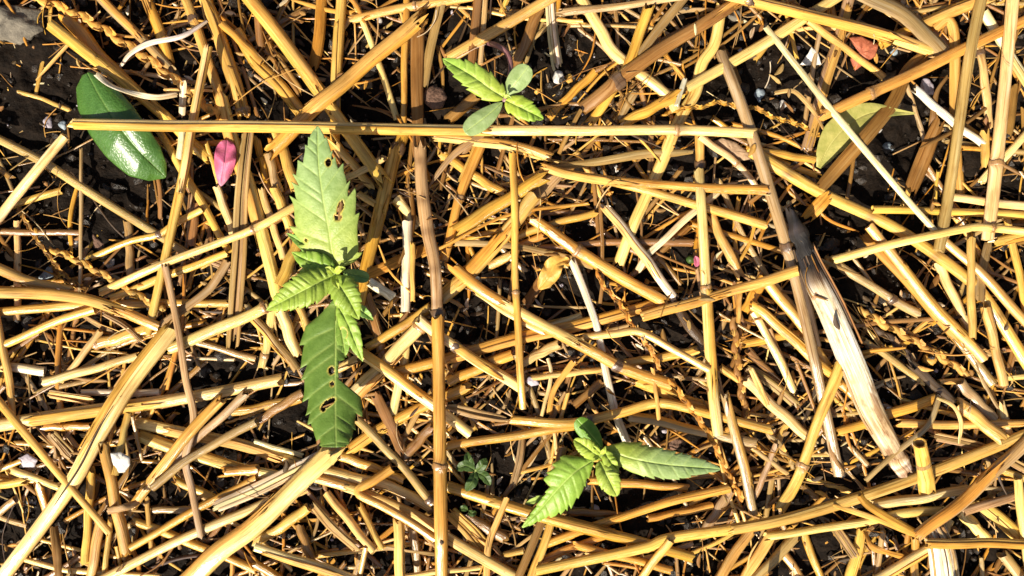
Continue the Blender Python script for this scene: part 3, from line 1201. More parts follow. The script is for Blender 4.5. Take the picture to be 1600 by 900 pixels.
def shard(poly, thick, material, name, label, cat, tilt=(0, 0), dome=0.0, zoff=0.001):
    """A flat chip with real thickness, cut to an outline."""
    cx = sum(p[0] for p in poly) / len(poly)
    cy = sum(p[1] for p in poly) / len(poly)
    z0 = float(Hat(cx, cy)) + zoff
    P = []
    for a_, b_ in zip(poly, poly[1:] + poly[:1]):
        m__ = max(2, int(math.hypot(b_[0] - a_[0], b_[1] - a_[1]) / 3))
        P += [np.array([a_[0] + (b_[0] - a_[0]) * t / m__ + rnd.uniform(-.3, .3), a_[1] + (b_[1] - a_[1]) * t / m__ + rnd.uniform(-.3, .3)]) for t in range(m__)]
    P = np.array(P)
    n = len(P)
    V, F = [], []
    rings = (1.0, 0.985, 0.9, 0.6, 0.3)
    for side in (1, -1):
        for sc in rings[(0 if side == 1 else 0):]:
            for q in P:
                x, y = cx + (q[0] - cx) * sc, cy + (q[1] - cy) * sc
                e = 0.0 if sc == 1.0 else (0.7 if sc > .95 else 1.0)
                z = z0 + (x - cx) * S * tilt[0] + (y - cy) * S * tilt[1] + side * thick / 2 * e + dome * (1 - sc * sc) + 0.00025 * math.sin(x * .7) * math.sin(y * .9)
                V.append(at(x, y, z))
        V.append(at(cx, cy, z0 + side * thick / 2 + dome))
    m_ = len(rings) * n + 1
    for s in (0, 1):
        b = s * m_
        for r in range(len(rings) - 1):
            for j in range(n):
                j2 = (j + 1) % n
                fc = (b + r * n + j, b + r * n + j2, b + (r + 1) * n + j2, b + (r + 1) * n + j)
                F.append(fc if s == 0 else fc[::-1])
        r = len(rings) - 1
        for j in range(n):
            fc = (b + r * n + j, b + r * n + (j + 1) % n, b + m_ - 1)
            F.append(fc if s == 0 else fc[::-1])
    for j in range(n):
        j2 = (j + 1) % n
        F.append((j, m_ + j, m_ + j2, j2))
    m = MB()
    m.add(V, F, [(0, 0)] * len(V), [(1, 1, 1)] * len(V))
    o = m.build(name, material)
    for q in P:
        iy, ix = cell((q[0] + cx) / 2, (q[1] + cy) / 2)
        H[iy, ix] = max(H[iy, ix], z0 + thick / 2)
    return tag(o, label, cat)


rock(28, 38, 50, 32, 20, M_STONE, 'stone', 'rough grey stone in the upper left corner on black soil', 'stone', 9, 0.34, 0.1, -0.001)
shard([(1326, 58), (1345, 56), (1373, 70), (1368, 88), (1352, 99), (1335, 112), (1328, 92), (1340, 82)], 0.0022, M_TERRA, 'terracotta_shard',
      'broken red brown terracotta shard on soil under straws at upper right', 'shard', (0.1, -0.2), 0.0008)
shard([(1250, 101), (1262, 84), (1268, 73), (1278, 82), (1284, 101), (1268, 103)], 0.0015, M_PALE, 'white_shard',
      'white triangular chip on the soil left of the terracotta shard', 'shard', (0.1, -0.3))
shard([(1113, 222), (1128, 215), (1150, 222), (1172, 240), (1174, 249), (1158, 252), (1138, 246), (1122, 236)], 0.002, M_WOOD, 'wood_chip',
      'rounded flat tan wood chip under right end of the long level straw', 'wood chip', (0, -0.2), 0.0006)
shard([(664, 140), (676, 133), (692, 138), (699, 152), (692, 168), (677, 173), (664, 162), (660, 150)], 0.0022, M_CLOD, 'bark_chip',
      'round dark brown chip in shade left of the top seedling', 'wood chip', (0, 0.2), 0.001)
shard([(172, 708), (189, 706), (203, 714), (204, 726), (195, 738), (184, 740), (177, 728)], 0.002, M_PALE, 'white_chip',
      'big bright white chip among upright straws at lower left', 'chip', (0.2, -0.3), 0.001, 0.008)
shard([(28, 716), (44, 708), (60, 718), (54, 730), (36, 730)], 0.002, M_MAUVE, 'mauve_chip',
      'pale mauve chip left of the very thick pale straw', 'chip', (0.1, -0.2), 0.0005, 0.004)
shard([(820, 596), (826, 588), (838, 590), (843, 601), (830, 604)], 0.0018, M_MAUVE, 'mauve_chip',
      'small pale mauve chip lying above left of the bottom seedling', 'chip', (0.1, -0.2), 0.0005, 0.006)
for (px, py, rx, ry, rz, m_, nm, lab) in (
        (872, 121, 11, 9, 8, M_PALE, 'pebble', 'white pebble on black soil right of the top seedling'),
        (889, 124, 7, 9, 7, M_AMBER, 'pebble', 'small orange pebble touching the white pebble near the top seedling'),
        (897, 161, 13, 9, 7, M_BLUE, 'pebble', 'grey pebble with a white spot below the white pebble'),
        (963, 264, 8, 5, 5, M_PALE, 'pebble', 'small white pebble above the long golden straw below the twisted stem'),
        (1187, 150, 12, 9, 6, M_BLUE, 'pebble', 'pale grey pebble right of the twisted orange seed stem'),
        (1387, 230, 10, 8, 7, M_BLUE, 'pebble', 'blue grey pebble on black soil right of the yellow leaf'),
        (1367, 207, 12, 5, 5, M_PALE, 'pebble', 'white pebble between the flat brown strip and the yellow leaf tip'),
        (1398, 80, 8, 9, 6, M_BLUE, 'pebble', 'pale pebble on soil right of the terracotta shard'),
        (1317, 118, 14, 12, 8, M_BLUE, 'pebble', 'dark blue grey pebble below left of the terracotta shard'),
        (1448, 135, 16, 9, 8, M_MAUVE, 'pebble', 'mauve pebble in shade below the long golden straw at upper right'),
        (1222, 165, 9, 8, 6, M_PALE, 'pebble', 'off white pebble on soil left of the thin white straw'),
        (592, 33, 7, 6, 5, M_PALE, 'pebble', 'tiny white pebble near the top edge left of centre'),
        (840, 142, 5, 6, 5, M_AMBER, 'pebble', 'tiny tan pebble right of the cotyledon of the top seedling'),
        (173, 411, 9, 8, 6, M_PALE, 'pebble', 'white pebble left of centre in the black soil gap'),
        (116, 380, 11, 7, 6, M_PALE, 'pebble', 'off white pebble under the knobbly stem near the left edge'),
        (75, 430, 18, 12, 9, M_BLUE, 'pebble', 'dark grey flecked pebble near the left edge above the crossing straws'),
        (152, 378, 16, 11, 8, M_CLOD, 'pebble', 'reddish crumb of soil in the gap near the left edge'),
        (1390, 640, 7, 6, 5, M_PALE, 'pebble', 'small pale pebble below the dark knobbly stem'),
        (52, 788, 10, 13, 7, M_BLUE, 'pebble', 'blue grey pebble left of the very thick pale straw, bottom left'),
        (957, 510, 20, 11, 8, M_WOOD, 'pebble', 'speckled tan crumb right of the slim pure white straw'),
        (990, 805, 15, 18, 9, M_CLOD, 'pebble', 'brown pebble in shade below the bottom seedling'),
        (930, 797, 8, 9, 6, M_MAUVE, 'pebble', 'small grey brown pebble below the bottom seedling young leaf'),
        (1019, 690, 19, 13, 11, M_CLOD, 'clod', 'reddish brown clod above the long leaf of bottom seedling, left one'),
        (1049, 691, 17, 14, 11, M_CLOD, 'clod', 'darker brown clod above the long leaf of bottom seedling, right one'),
        (1454, 561, 13, 11, 9, M_AMBER, 'husk', 'amber yellow husk lying at end of the pale knobbly seed stem'),
        (338, 867, 8, 6, 5, M_PALE, 'pebble', 'pale pebble on soil near the bottom edge at left'),
        (238, 887, 9, 8, 6, M_MAUVE, 'pebble', 'grey mauve pebble near the bottom edge at left'),
        (1300, 60, 12, 10, 8, M_BLUE, 'pebble', 'grey pebble above left of the terracotta shard'),
        (1145, 22, 16, 10, 8, M_STONE, 'pebble', 'grey gritty stone near top edge right of centre'),
        (75, 195, 9, 14, 7, M_MAUVE, 'pebble', 'brownish mauve pebble left of the long level straw tip'),
        (100, 195, 9, 7, 6, M_BLUE, 'pebble', 'pale grey pebble touching left end of the long level straw'),
        (45, 85, 12, 8, 6, M_CLOD, 'pebble', 'dull brown pebble below the grey stone'),
):
    rock(px, py, rx, ry, rz, m_, nm, lab, 'husk' if nm == 'husk' else ('soil clod' if nm == 'clod' else 'pebble'), 8, 0.3 if m_ is M_CLOD else 0.2)

# pale grit: perlite specks and grains of sand, too many to count
mb = MB()
for _ in range(300):
    px, py = rnd.uniform(-40, 1640), rnd.uniform(-40, 940)
    z = float(soil_h[cell(px, py)])
    r = rnd.random() ** 2 * 0.0007 + 0.0002
    p = at(px, py, z)
    lump(mb, p[0], p[1], z + r * .6, r, 0.8, 0.25)
tag(mb.build('pale_grit', M_MAUVE, smooth=False), 'tiny pale grit scattered over the black soil', 'grit', kind='stuff')


# ------------------------------------------------------------------ leaves
def prof(kind):
    if kind == 'lance':
        a, b = 0.62, 0.95
    elif kind == 'cot':
        a, b = 0.75, 0.42
    elif kind == 'oval':
        a, b = 0.62, 0.62
    else:
        a, b = 0.5, 0.75
    pk = a / (a + b)
    mx = pk ** a * (1 - pk) ** b
    return lambda u: (max(u, 0.0) ** a) * (max(1 - u, 0.0) ** b) / mx


def leaf(name, parent, axis, hw, zs, material, teeth=0, shape='lance', left=None, right=None, fold=0.25, droop=0.0, pucker=0.5,
         tint=(1, 1, 1), tints=None, slant=0.6, tooth=0.16, rows=None, cols=41, holes=(), bites=(), vein_w=1.0, wave=0.0, roll=0.0, thick=0.00018):
    """A leaf blade over a curved axis (photo pixels), heights zs in metres; teeth and veins are geometry."""
    A, L = resample(axis, 1.0)
    rows = rows or max(28, int(L / 1.6))
    pf = prof(shape)

    def half(side, u):
        u = min(max(u, 0.0), 1.0)
        t = left if side < 0 else right
        if t is None:
            return hw * pf(u)
        return float(np.interp(u, [q[0] for q in t], [q[1] for q in t]))
    sA = np.linspace(0, 1, len(A))
    zt = np.linspace(0, 1, len(zs))
    T = np.gradient(A, axis=0)
    T /= np.hypot(T[:, 0], T[:, 1])[:, None]
    ph = rnd.uniform(0, 6)
    V, VE, TT, UV = [], [], [], []
    PX = []
    for i in range(rows):
        u = i / (rows - 1)
        k = slant * min(1.0, max(0.0, u / 0.3)) * (1.0 if u < 0.85 else (1 - u) / 0.15) - 0.05
        ax = np.array([np.interp(u, sA, A[:, 0]), np.interp(u, sA, A[:, 1])])
        tx = np.array([np.interp(u, sA, T[:, 0]), np.interp(u, sA, T[:, 1])])
        tx /= np.hypot(*tx)
        nx_ = np.array([-tx[1], tx[0]])            # pixel right-hand side of the axis
        zc = float(np.interp(u, zt, zs))
        for j in range(cols):
            v = -1 + 2 * j / (cols - 1)
            sd_ = -1 if v < 0 else 1
            o = half(sd_, u)
            for _ in range(5):
                o = half(sd_, u + k * o / L)
            av = abs(v)
            cut = 1.0
            fr = 0.0
            if teeth:
                fr = max(0.0, u * teeth + 0.22 * math.sin(u * teeth * 1.9 + ph + sd_ * 1.7) + 0.12 * math.sin(u * teeth * 4.3 + ph * 2 - sd_) + (0.25 if sd_ > 0 else 0.0))
                dep_ = 1 + 0.35 * math.sin(math.floor(fr) * 2.4 + ph + sd_)
                fr %= 1.0
            if teeth:
                sm = min(1.0, max(0.0, (av - 0.55) / 0.45))
                cut = 1 - tooth * dep_ * (1 - fr) ** 0.8 * sm * sm
            off = av * o * cut
            p = ax + nx_ * (sd_ * off) + tx * (k * off)
            vn = math.exp(-(off / (1.3 * vein_w)) ** 2) * (0.5 + 0.5 * (1 - u))
            puff = 0.0
            if teeth:
                dv = min(abs(fr - 0.9), abs(fr + 0.1), abs(fr - 1.9))
                sv = math.exp(-(dv / (0.085)) ** 2) * max(0.0, 1 - 0.45 * av) * min(1, av * 8)
                vn = max(vn, sv * 0.45)
                puff = math.sin(math.pi * ((fr + 0.1) % 1.0)) * min(1.0, av * 4) * (1 - av ** 4)
            wr = o * S
            z = zc + (fold * av - droop * av * av) * wr + pucker * 0.00034 * puff * min(1.0, o / 14) - 0.00025 * vn
            z += roll * v * wr + wave * 0.0006 * math.sin(u * 17 + ph + sd_) * av * av
            PX.append((p[0], p[1]))
            V.append(at(p[0], p[1], z))
            VE.append(min(1.0, vn) * 0.85)
            rim = 0.0
            for hx, hy, ha, hb, hr in holes:
                dx, dy = p[0] - hx, p[1] - hy
                a_, b_ = dx * math.cos(hr) + dy * math.sin(hr), -dx * math.sin(hr) + dy * math.cos(hr)
                q_ = math.hypot(a_ / (ha + 1.3), b_ / (hb + 1.3))
                rim = max(rim, min(1.0, max(0.0, (1.15 - q_) / 0.2)))
            c = tint if tints is None else tuple(np.interp(u, [q[0] for q in tints], [q[1][n] for q in tints]) for n in range(3))
            if rim:
                c = (c[0] * (1 - rim) + 1.9 * rim, c[1] * (1 - rim) + 1.05 * rim, c[2] * (1 - rim) + 0.9 * rim)
            TT.append(c)
            UV.append((u, v))
    F = []

    def gone(x, y):
        for hx, hy, ha, hb, hr in holes:
            dx, dy = x - hx, y - hy
            a_, b_ = dx * math.cos(hr) + dy * math.sin(hr), -dx * math.sin(hr) + dy * math.cos(hr)
            if (a_ / ha) ** 2 + (b_ / hb) ** 2 < 1:
                return True
        return False
    for i in range(rows - 1):
        for j in range(cols - 1):
            a = i * cols + j
            cx_ = (PX[a][0] + PX[a + cols + 1][0]) / 2
            cy_ = (PX[a][1] + PX[a + cols + 1][1]) / 2
            if holes and gone(cx_, cy_):
                continue
            F.append((a, a + 1, a + cols + 1, a + cols))
    m = MB()
    m.add(V, F, UV, TT, VE)
    o = m.build(name, material, parent)
    sf = o.modifiers.new('thickness', 'SOLIDIFY')
    sf.thickness = thick
    sf.offset = 0
    return o


def stem(name, parent, pts, r0, r1, material):
    """pts: (px, py, z)"""
    P = np.array(pts, float)
    n = 16
    t = np.linspace(0, 1, len(P))
    tt = np.linspace(0, 1, n)
    # smooth through the points
    Q = np.stack([np.interp(tt, t, P[:, c]) for c in range(3)], 1)
    for _ in range(2):
        Q[1:-1] = (Q[:-2] + 2 * Q[1:-1] + Q[2:]) / 4
    W = np.array([at(*q) for q in Q])
    m = MB()
    ra = np.linspace(r0, r1, n)
    tube_mesh(m, W, ra, ra, np.ones((n, 3)), 9, 0, 0, (0, 0), hollow=False)
    return m.build(name, material, parent)


def empty(name, px, py, z):
    o = bpy.data.objects.new(name, None)
    o.empty_display_size = 0.004
    C.objects.link(o)
    return o


def top_of(x0, y0, x1, y1, q=100):
    iy0, ix0 = cell(x0, y0)
    iy1, ix1 = cell(x1, y1)
    return float(np.percentile(H[iy0:iy1 + 1, ix0:ix1 + 1], q))


# low leaves, laid before the straws that cover them
zb = top_of(140, 130, 250, 270, 85) + 0.002
o = leaf('fallen_leaf', None, [(136, 114), (165, 165), (205, 222), (259, 277)], 44, [zb + .009, zb + .011, zb + .0105, zb + .007, zb + .001], M_GLOSS, 0, 'oval',
         right=[(0, 8), (.06, 26), (.2, 39), (.4, 45), (.6, 44), (.8, 38), (.93, 22), (1, 2)],
         left=[(0, 4), (.08, 17), (.22, 30), (.42, 36), (.62, 36), (.8, 29), (.93, 16), (1, 2)],
         fold=0.12, droop=0.5, pucker=0, wave=0.3, vein_w=0.8, roll=-0.12)
tag(o, 'dark green glossy leaf lying on soil under the long level straw', 'leaf')
H_leaf = [(150, 140, .0115), (165, 160, .0125), (140, 180, .0115), (150, 195, .0125), (178, 192, .0125), (200, 196, .0125), (222, 200, .011), (215, 225, .008), (235, 250, .004)]
for x, y, dz in H_leaf:
    iy, ix = cell(x, y)
    H[iy - 9:iy + 10, ix - 9:ix + 10] = np.maximum(H[iy - 9:iy + 10, ix - 9:ix + 10], zb + dz)

zb = top_of(1290, 165, 1380, 250, 80) + 0.002
o = leaf('fallen_leaf', None, [(1279, 262), (1300, 222), (1335, 188), (1375, 174), (1430, 177)], 26, [zb + .002, zb + .004, zb + .005, zb + .005, zb + .003], M_YLEAF, 0, 'oval',
         left=[(0, 4), (.1, 13), (.3, 24), (.5, 24), (.65, 16), (.8, 6), (1, 1)], right=[(0, 4), (.1, 14), (.3, 27), (.5, 28), (.65, 19), (.8, 8), (1, 1)],
         fold=0.35, droop=0.2, pucker=0, wave=0.6, vein_w=0.8)
tag(o, 'yellow green pointed leaf lying under straws at upper right', 'leaf')
iy, ix = cell(1330, 205)
H[iy - 16:iy + 17, ix - 18:ix + 19] = np.maximum(H[iy - 16:iy + 17, ix - 18:ix + 19], zb + .0085)

zb = top_of(335, 225, 370, 285, 90) + 0.004
o = leaf('flower_petal', None, [(345, 291), (350, 262), (355, 219)], 17, [zb, zb + .004, zb + .003], M_PETAL, 0, 'cot', fold=0.45, droop=0.6, pucker=0, wave=1.2, vein_w=0.8,
         tints=[(0, (1.15, 2.6, 2.0)), (.12, (1.0, 1.3, 1.2)), (.4, (1, 1, 1)), (1, (1, 1.05, 1.1))])
tag(o, 'pink flower petal standing between straws right of the dark green glossy leaf', 'petal')

w_root = tag(empty('weed_seedling', 740, 740, 0), 'low green weed in the shade right of the upright golden straw', 'weed')
zb = top_of(715, 710, 770, 760, 60)
for ax, hw_ in (([(742, 735), (728, 728), (712, 733)], 9), ([(742, 737), (738, 752), (728, 767)], 9), ([(744, 735), (752, 728), (760, 716)], 8),
                ([(744, 738), (757, 744), (766, 758)], 8), ([(740, 733), (732, 718), (730, 706)], 7)):
    leaf('leaf', w_root, ax, hw_, [zb + .005, zb + .007, zb + .006], M_WEED, 4, 'oval', cols=21, tooth=0.1)
stem('stem', w_root, [(742, 736, zb + .005), (743, 738, zb - .002), (744, 739, zb - .008)], 0.0006, 0.0007, M_GSTEM)
w_root2 = tag(empty('weed_seedling', 730, 797, 0), 'tiny green weed sprout half hidden below the low green weed', 'weed')
zb = top_of(722, 790, 742, 806, 60)
for ax in ([(731, 797), (724, 794), (718, 797)], [(732, 798), (738, 802), (745, 800)]):
    leaf('leaf', w_root2, ax, 5, [zb + .003, zb + .004, zb + .003], M_WEED, 0, 'oval', cols=15)
b_root = tag(empty('fallen_bud', 1083, 407, 0), 'small dark green bud with pink tip lying in shade right of centre', 'bud')
zb = top_of(1075, 400, 1092, 415, 70)
m = MB()
P, _ = resample([(1072, 405), (1082, 406), (1094, 410)], 2)
rr = np.array([.25, .7, .95, 1, .95, .85, .7, .5, .3, .2, .1][:len(P)] + [.1] * max(0, len(P) - 11)) * 0.0014
tube_mesh(m, to_world(P, np.full(len(P), zb + .002)), rr, rr, np.ones((len(P), 3)), 10, 0, 0, (0, 0), hollow=False)
m.build('calyx', M_WEED, b_root)
leaf('petal_tip', b_root, [(1086, 400), (1089, 408), (1088, 417)], 5, [zb + .0035] * 3, M_PETAL, 0, 'oval', cols=11, rows=14)

# ------------------------------------------------------------------ build the straws
rows_ = []
for line in STRAWS.strip().splitlines():
    lv, w, col, kind, opts, pts = line.split('|')
    P0 = [tuple(float(c) for c in p.split(',')) for p in pts.split()]
    rows_.append((int(lv), float(w), col, kind, opts.split(), P0, pts.split()[0]))
order = sorted(range(len(rows_)), key=lambda i: rows_[i][0])
INFO = []


def opt(opts, ch):
    for q in opts:
        if q[0] == ch and len(q) > 1:
            try:
                return float(q[1:])
            except ValueError:
                pass
    return None


def build_straw(w, col, kind, opts, P0, key):
    if col == 'y' and kind == 's' and rnd.random() < .42:
        col = 'l'
    P1 = extend_off_frame(P0)
    w *= 0.89
    ds = 3.0 if kind == 'z' else 5.0
    P, L = resample(P1, ds)
    n = len(P)
    s = np.linspace(0, 1, n)
    if kind in 'st' and len(P1) <= 4 and L > 60:          # nothing that grew is dead straight
        d = P[-1] - P[0]
        nn = np.array([-d[1], d[0]]) / max(1, np.hypot(*d))
        bow = rnd.uniform(-1, 1) * min(5.0, L * 0.012)
        P = P + nn[None, :] * (np.sin(s * math.pi) * bow + np.sin(s * rnd.uniform(9, 16) + rnd.random() * 6) * min(0.9, w * .05))[:, None]
    hw = np.full(n, w / 2)
    hw = hw * (1 + 0.05 * np.sin(s * rnd.uniform(4, 9) + rnd.uniform(0, 6)) + rnd.uniform(-.08, .08) * (s - .5))
    name = {'s': 'straw', 't': 'straw', 'f': 'flat_straw', 'z': 'seed_stem'}[kind]
    nodes = [(float(q[1:]), q[0] == 'N') for q in opts if q[0] in 'nN' and len(q) > 1]
    parts = []
    m = MB()
    if kind in 'st':
        flat = rnd.uniform(0.62, 0.92)
        if kind == 't':
            flat = 0.8
        for f, dk in nodes:
            hw = hw * (1 + 0.13 * np.exp(-((s - f) * L / (w * 0.35)) ** 2))
        hz = hw * S * flat
        z = drape(P, hw, float(hz.mean()))
        for ch, e in (('u', -1), ('U', 0)):
            q = opt(opts, ch)
            if q:
                z = z + q * 0.001 * (s if e == -1 else 1 - s) ** 1.3
        W = to_world(P, z)
        k = (D - z) / D
        tn = tint_along(col, n, P, dark_at=[f for f, dk in nodes] if 'm' not in opts else [.1, .32, .5, .71, .9])
        rg = 0.9 if 'r' in opts else rnd.choice((0.12, 0.25, 0.5))
        tube_mesh(m, W, hw * S * k, hz * k, tn, 8 if w < 8 else 12, rnd.random() * 6, rnd.uniform(-.8, .8), (rg, rg * rnd.uniform(.4, 1)), ridge=0.05 if w > 12 else 0.02)
        ob = m.build(name, M_STRAW)
        for f, dk in nodes:
            i0 = int(f * (n - 1))
            c = P[i0]
            a, b = max(0, i0 - 1), min(n - 1, i0 + 1)
            tdir = (W[b] - W[a]) / np.linalg.norm(W[b] - W[a])
            ln = w * S * (0.75 if dk else 0.42)
            q = np.linspace(-0.5, 0.5, 7)
            Wn = W[i0][None, :] + tdir[None, :] * (q * ln)[:, None]
            bul = (1.0 + 0.12 * np.array([0.3, .75, 1, 1.0, .9, .6, .2])) * hw[i0] * S * k[i0] * 1.02
            nm = MB()
            tcol = np.array([(0.12, 0.065, 0.03) if dk else (0.33, 0.17, 0.055)] * 7) * np.array([.8, 1.2, 1, 1, .7, 1, 1.3])[:, None]
            tube_mesh(nm, Wn, bul, bul * flat * 1.05, tcol, 12, 0, 0, (0.1, 0.1), hollow=False, ridge=0.05)
            nm.build('node', M_STRAW, ob)
        if 'x' not in opts and ('h' in opts or (w >= 14 and L > 110 and rnd.random() < 0.36)):
            f0 = nodes[0][0] if nodes and nodes[0][0] < .7 else rnd.choice((0.0, 0.0, rnd.uniform(.1, .4)))
            f1 = min(1.0, f0 + rnd.uniform(.35, .8))
            i0, i1 = int(f0 * (n - 1)), int(f1 * (n - 1))
            if i1 - i0 > 5:
                sh = MB()
                mid = rnd.uniform(0.15, 0.85) * math.pi
                hf = rnd.uniform(0.5, 1.05)
                fl = np.linspace(1.10, 1.2, i1 - i0)
                sc = 'l' if col in 'lw' else rnd.choice('yyglg')
                tube_mesh(sh, W[i0:i1], (hw * S * k)[i0:i1] * fl, (hz * k)[i0:i1] * (fl + .06), tint_along(sc if sc != col else 'y', i1 - i0, P[i0:i1]), 9, 0, rnd.uniform(-.5, .5),
                          (0.5, 1.6), hollow=False, arc=(mid - hf, mid + hf))
                so = sh.build('leaf_sheath', M_BLADE, ob)
                sf = so.modifiers.new('thickness', 'SOLIDIFY')
                sf.thickness = 0.00016
                sf.offset = 1
        if 'K' in opts:
            i0, i1 = int(.27 * n), int(.6 * n)
            T_, side, nor = frames(W)
            off = -0.12 + 0.08 * np.sin(np.linspace(0, 9, i1 - i0))
            Wk = W[i0:i1] + side[i0:i1] * (off * hw[i0:i1] * S)[:, None] + nor[i0:i1] * (hz[i0:i1] * k[i0:i1] * 1.17)[:, None]
            sp = MB()
            rk = np.interp(np.linspace(0, 1, i1 - i0), [0, .3, .8, 1], [.25, 1, 1, .2]) * 1.5 * S
            tube_mesh(sp, Wk, rk, rk, np.full((i1 - i0, 3), 1.0) * np.array(TINT['d']) * .6, 6, 0, 0, (0, 0), hollow=False)
            sp.build('split', M_BLADE, ob)  # raised dark strip, its colour standing in for the shade inside a crack
        imprint(P, z, hw, hz * 0.9)
    elif kind == 'f':
        if 't' in opts:
            hw = hw * np.interp(s, [0, .12, .35, .8, 1], [.35, .8, 1.0, .65, .15])
        else:
            hw = hw * np.interp(s, [0, .05, .95, 1], [.92, 1, 1, .85])
        hz0 = 0.0006
        z = drape(P, hw, hz0, 0.5, 1.0) + 0.0004
        if 'c' in opts:
            z = z + 0.004 * np.sin(s * math.pi)
            tw = rnd.uniform(.5, .9) * np.sin(s * 5 + rnd.random() * 3)
        else:
            tw = rnd.uniform(-.25, .25) + rnd.uniform(-.3, .3) * np.sin(s * 4 + rnd.random() * 6)
        z = z + np.abs(np.sin(tw)) * hw * S
        W = to_world(P, z)
        if 'F' in opts:
            ns = 5
            _, side, nor = frames(W)
            for q in range(ns):
                o_ = (q - (ns - 1) / 2) / (ns / 2)
                spread = 0.9 + rnd.uniform(-.1, .35) * s
                Wq = W + side * (o_ * spread * hw * S * 0.9)[:, None] + nor * (rnd.uniform(-.0004, .0006) * (0.4 + s))[:, None]
                i0, i1 = int(rnd.uniform(0, .06) * n), n - int(rnd.uniform(0, .1) * n)
                blade_mesh(m, Wq[i0:i1], (hw * S * (1.5 / ns))[i0:i1], tint_along(col, i1 - i0, P[i0:i1]), rnd.uniform(-.2, .5), (tw + rnd.uniform(-.35, .35))[i0:i1], cols=4, fray=0.8)
        else:
            blade_mesh(m, W, hw * S, tint_along(col, n, P), rnd.uniform(.1, .4), tw, fray=0.5 if 'r' in opts else 0.2)
        ob = m.build(name, M_BLADE)
        imprint(P, z, hw, np.full(n, hz0))
    else:
        per = max(1.0, L / (w * 1.35))
        fr = (s * per) % 1.0
        d = np.gradient(P, axis=0)
        d /= np.hypot(d[:, 0], d[:, 1])[:, None]
        nn = np.stack([-d[:, 1], d[:, 0]], 1)
        alt = np.where((s * per).astype(int) % 2 == 0, 1, -1)
        P = P + nn * (alt * np.sin(fr * math.pi) * w * 0.2)[:, None]
        hw2 = w / 2 * (0.5 + 0.6 * fr ** 1.5)
        hz = hw2 * S * 0.8
        z = drape(P, hw2, float(hz.mean()), 0.5)
        z = z + np.sin(s * per * math.pi) * w * S * 0.12
        W = to_world(P, z)
        tn = tint_along(col, n, P, 0.1) * (1.12 - 0.5 * np.clip((fr - .7) / .3, 0, 1))[:, None]
        tube_mesh(m, W, hw2 * S, hz, tn, 9, 0, 3.0, (0.5, 0.5), hollow=False, ridge=0.12)
        # the little cups the grain sat in
        _, side, nor = frames(W)
        cups = MB()
        for q in range(int(per)):
            i0 = int((q + 0.9) / per * (n - 1))
            i1 = min(n - 1, i0 + 4)
            if i1 - i0 < 3:
                continue
            sg = 1 if q % 2 == 0 else -1
            Wc = W[i0:i1 + 1] + side[i0:i1 + 1] * (sg * np.linspace(.45, 1.0, i1 + 1 - i0) * w / 2 * S)[:, None] + np.array([0, 0, 1.0]) * (np.linspace(.2, .5, i1 + 1 - i0) * w * S * .6)[:, None]
            blade_mesh(cups, Wc, np.linspace(.4, .16, i1 + 1 - i0) * w * S, tint_along('y' if col != 'd' else 'k', i1 + 1 - i0, P[i0:i1 + 1]), -.6, np.full(i1 + 1 - i0, sg * .5), cols=4, fray=0.3)
        ob = m.build(name, M_BLADE)
        if cups.v:
            cups.build('chaff_cups', M_BLADE, ob)
        imprint(P, z, hw2, hz)
    lab, mid, drop = describe(kind, w, col, P, opts)
    INFO.append([ob, HAND.get(key, lab), mid, key in HAND, kind, drop])
    return ob


# the two weathered stalks are thicker than any straw and are laid in their turn
def big_stalk(pts, wfun, colours, label, name='weathered_stalk'):
    P, L = resample(pts, 4.0)
    n = len(P)
    s = np.linspace(0, 1, n)
    hw = np.interp(s, [q[0] for q in wfun], [q[1] / 2 for q in wfun])
    hz = hw * S * 0.55
    z = drape(P, hw, float(hz.mean()), 0.7, 0.8)
    W = to_world(P, z)
    tn = np.stack([np.interp(s, [q[0] for q in colours], [q[1][c] for q in colours]) for c in range(3)], 1)
    m = MB()
    tube_mesh(m, W, hw * S, hz, tn, 22, 0.3, 0.25, (0.35, 0.5), ridge=0.10)
    ob = m.build(name, M_STICK)
    _, side, nor = frames(W)
    imprint(P, z, hw, hz)
    return ob, P, W, hw, side, nor, s


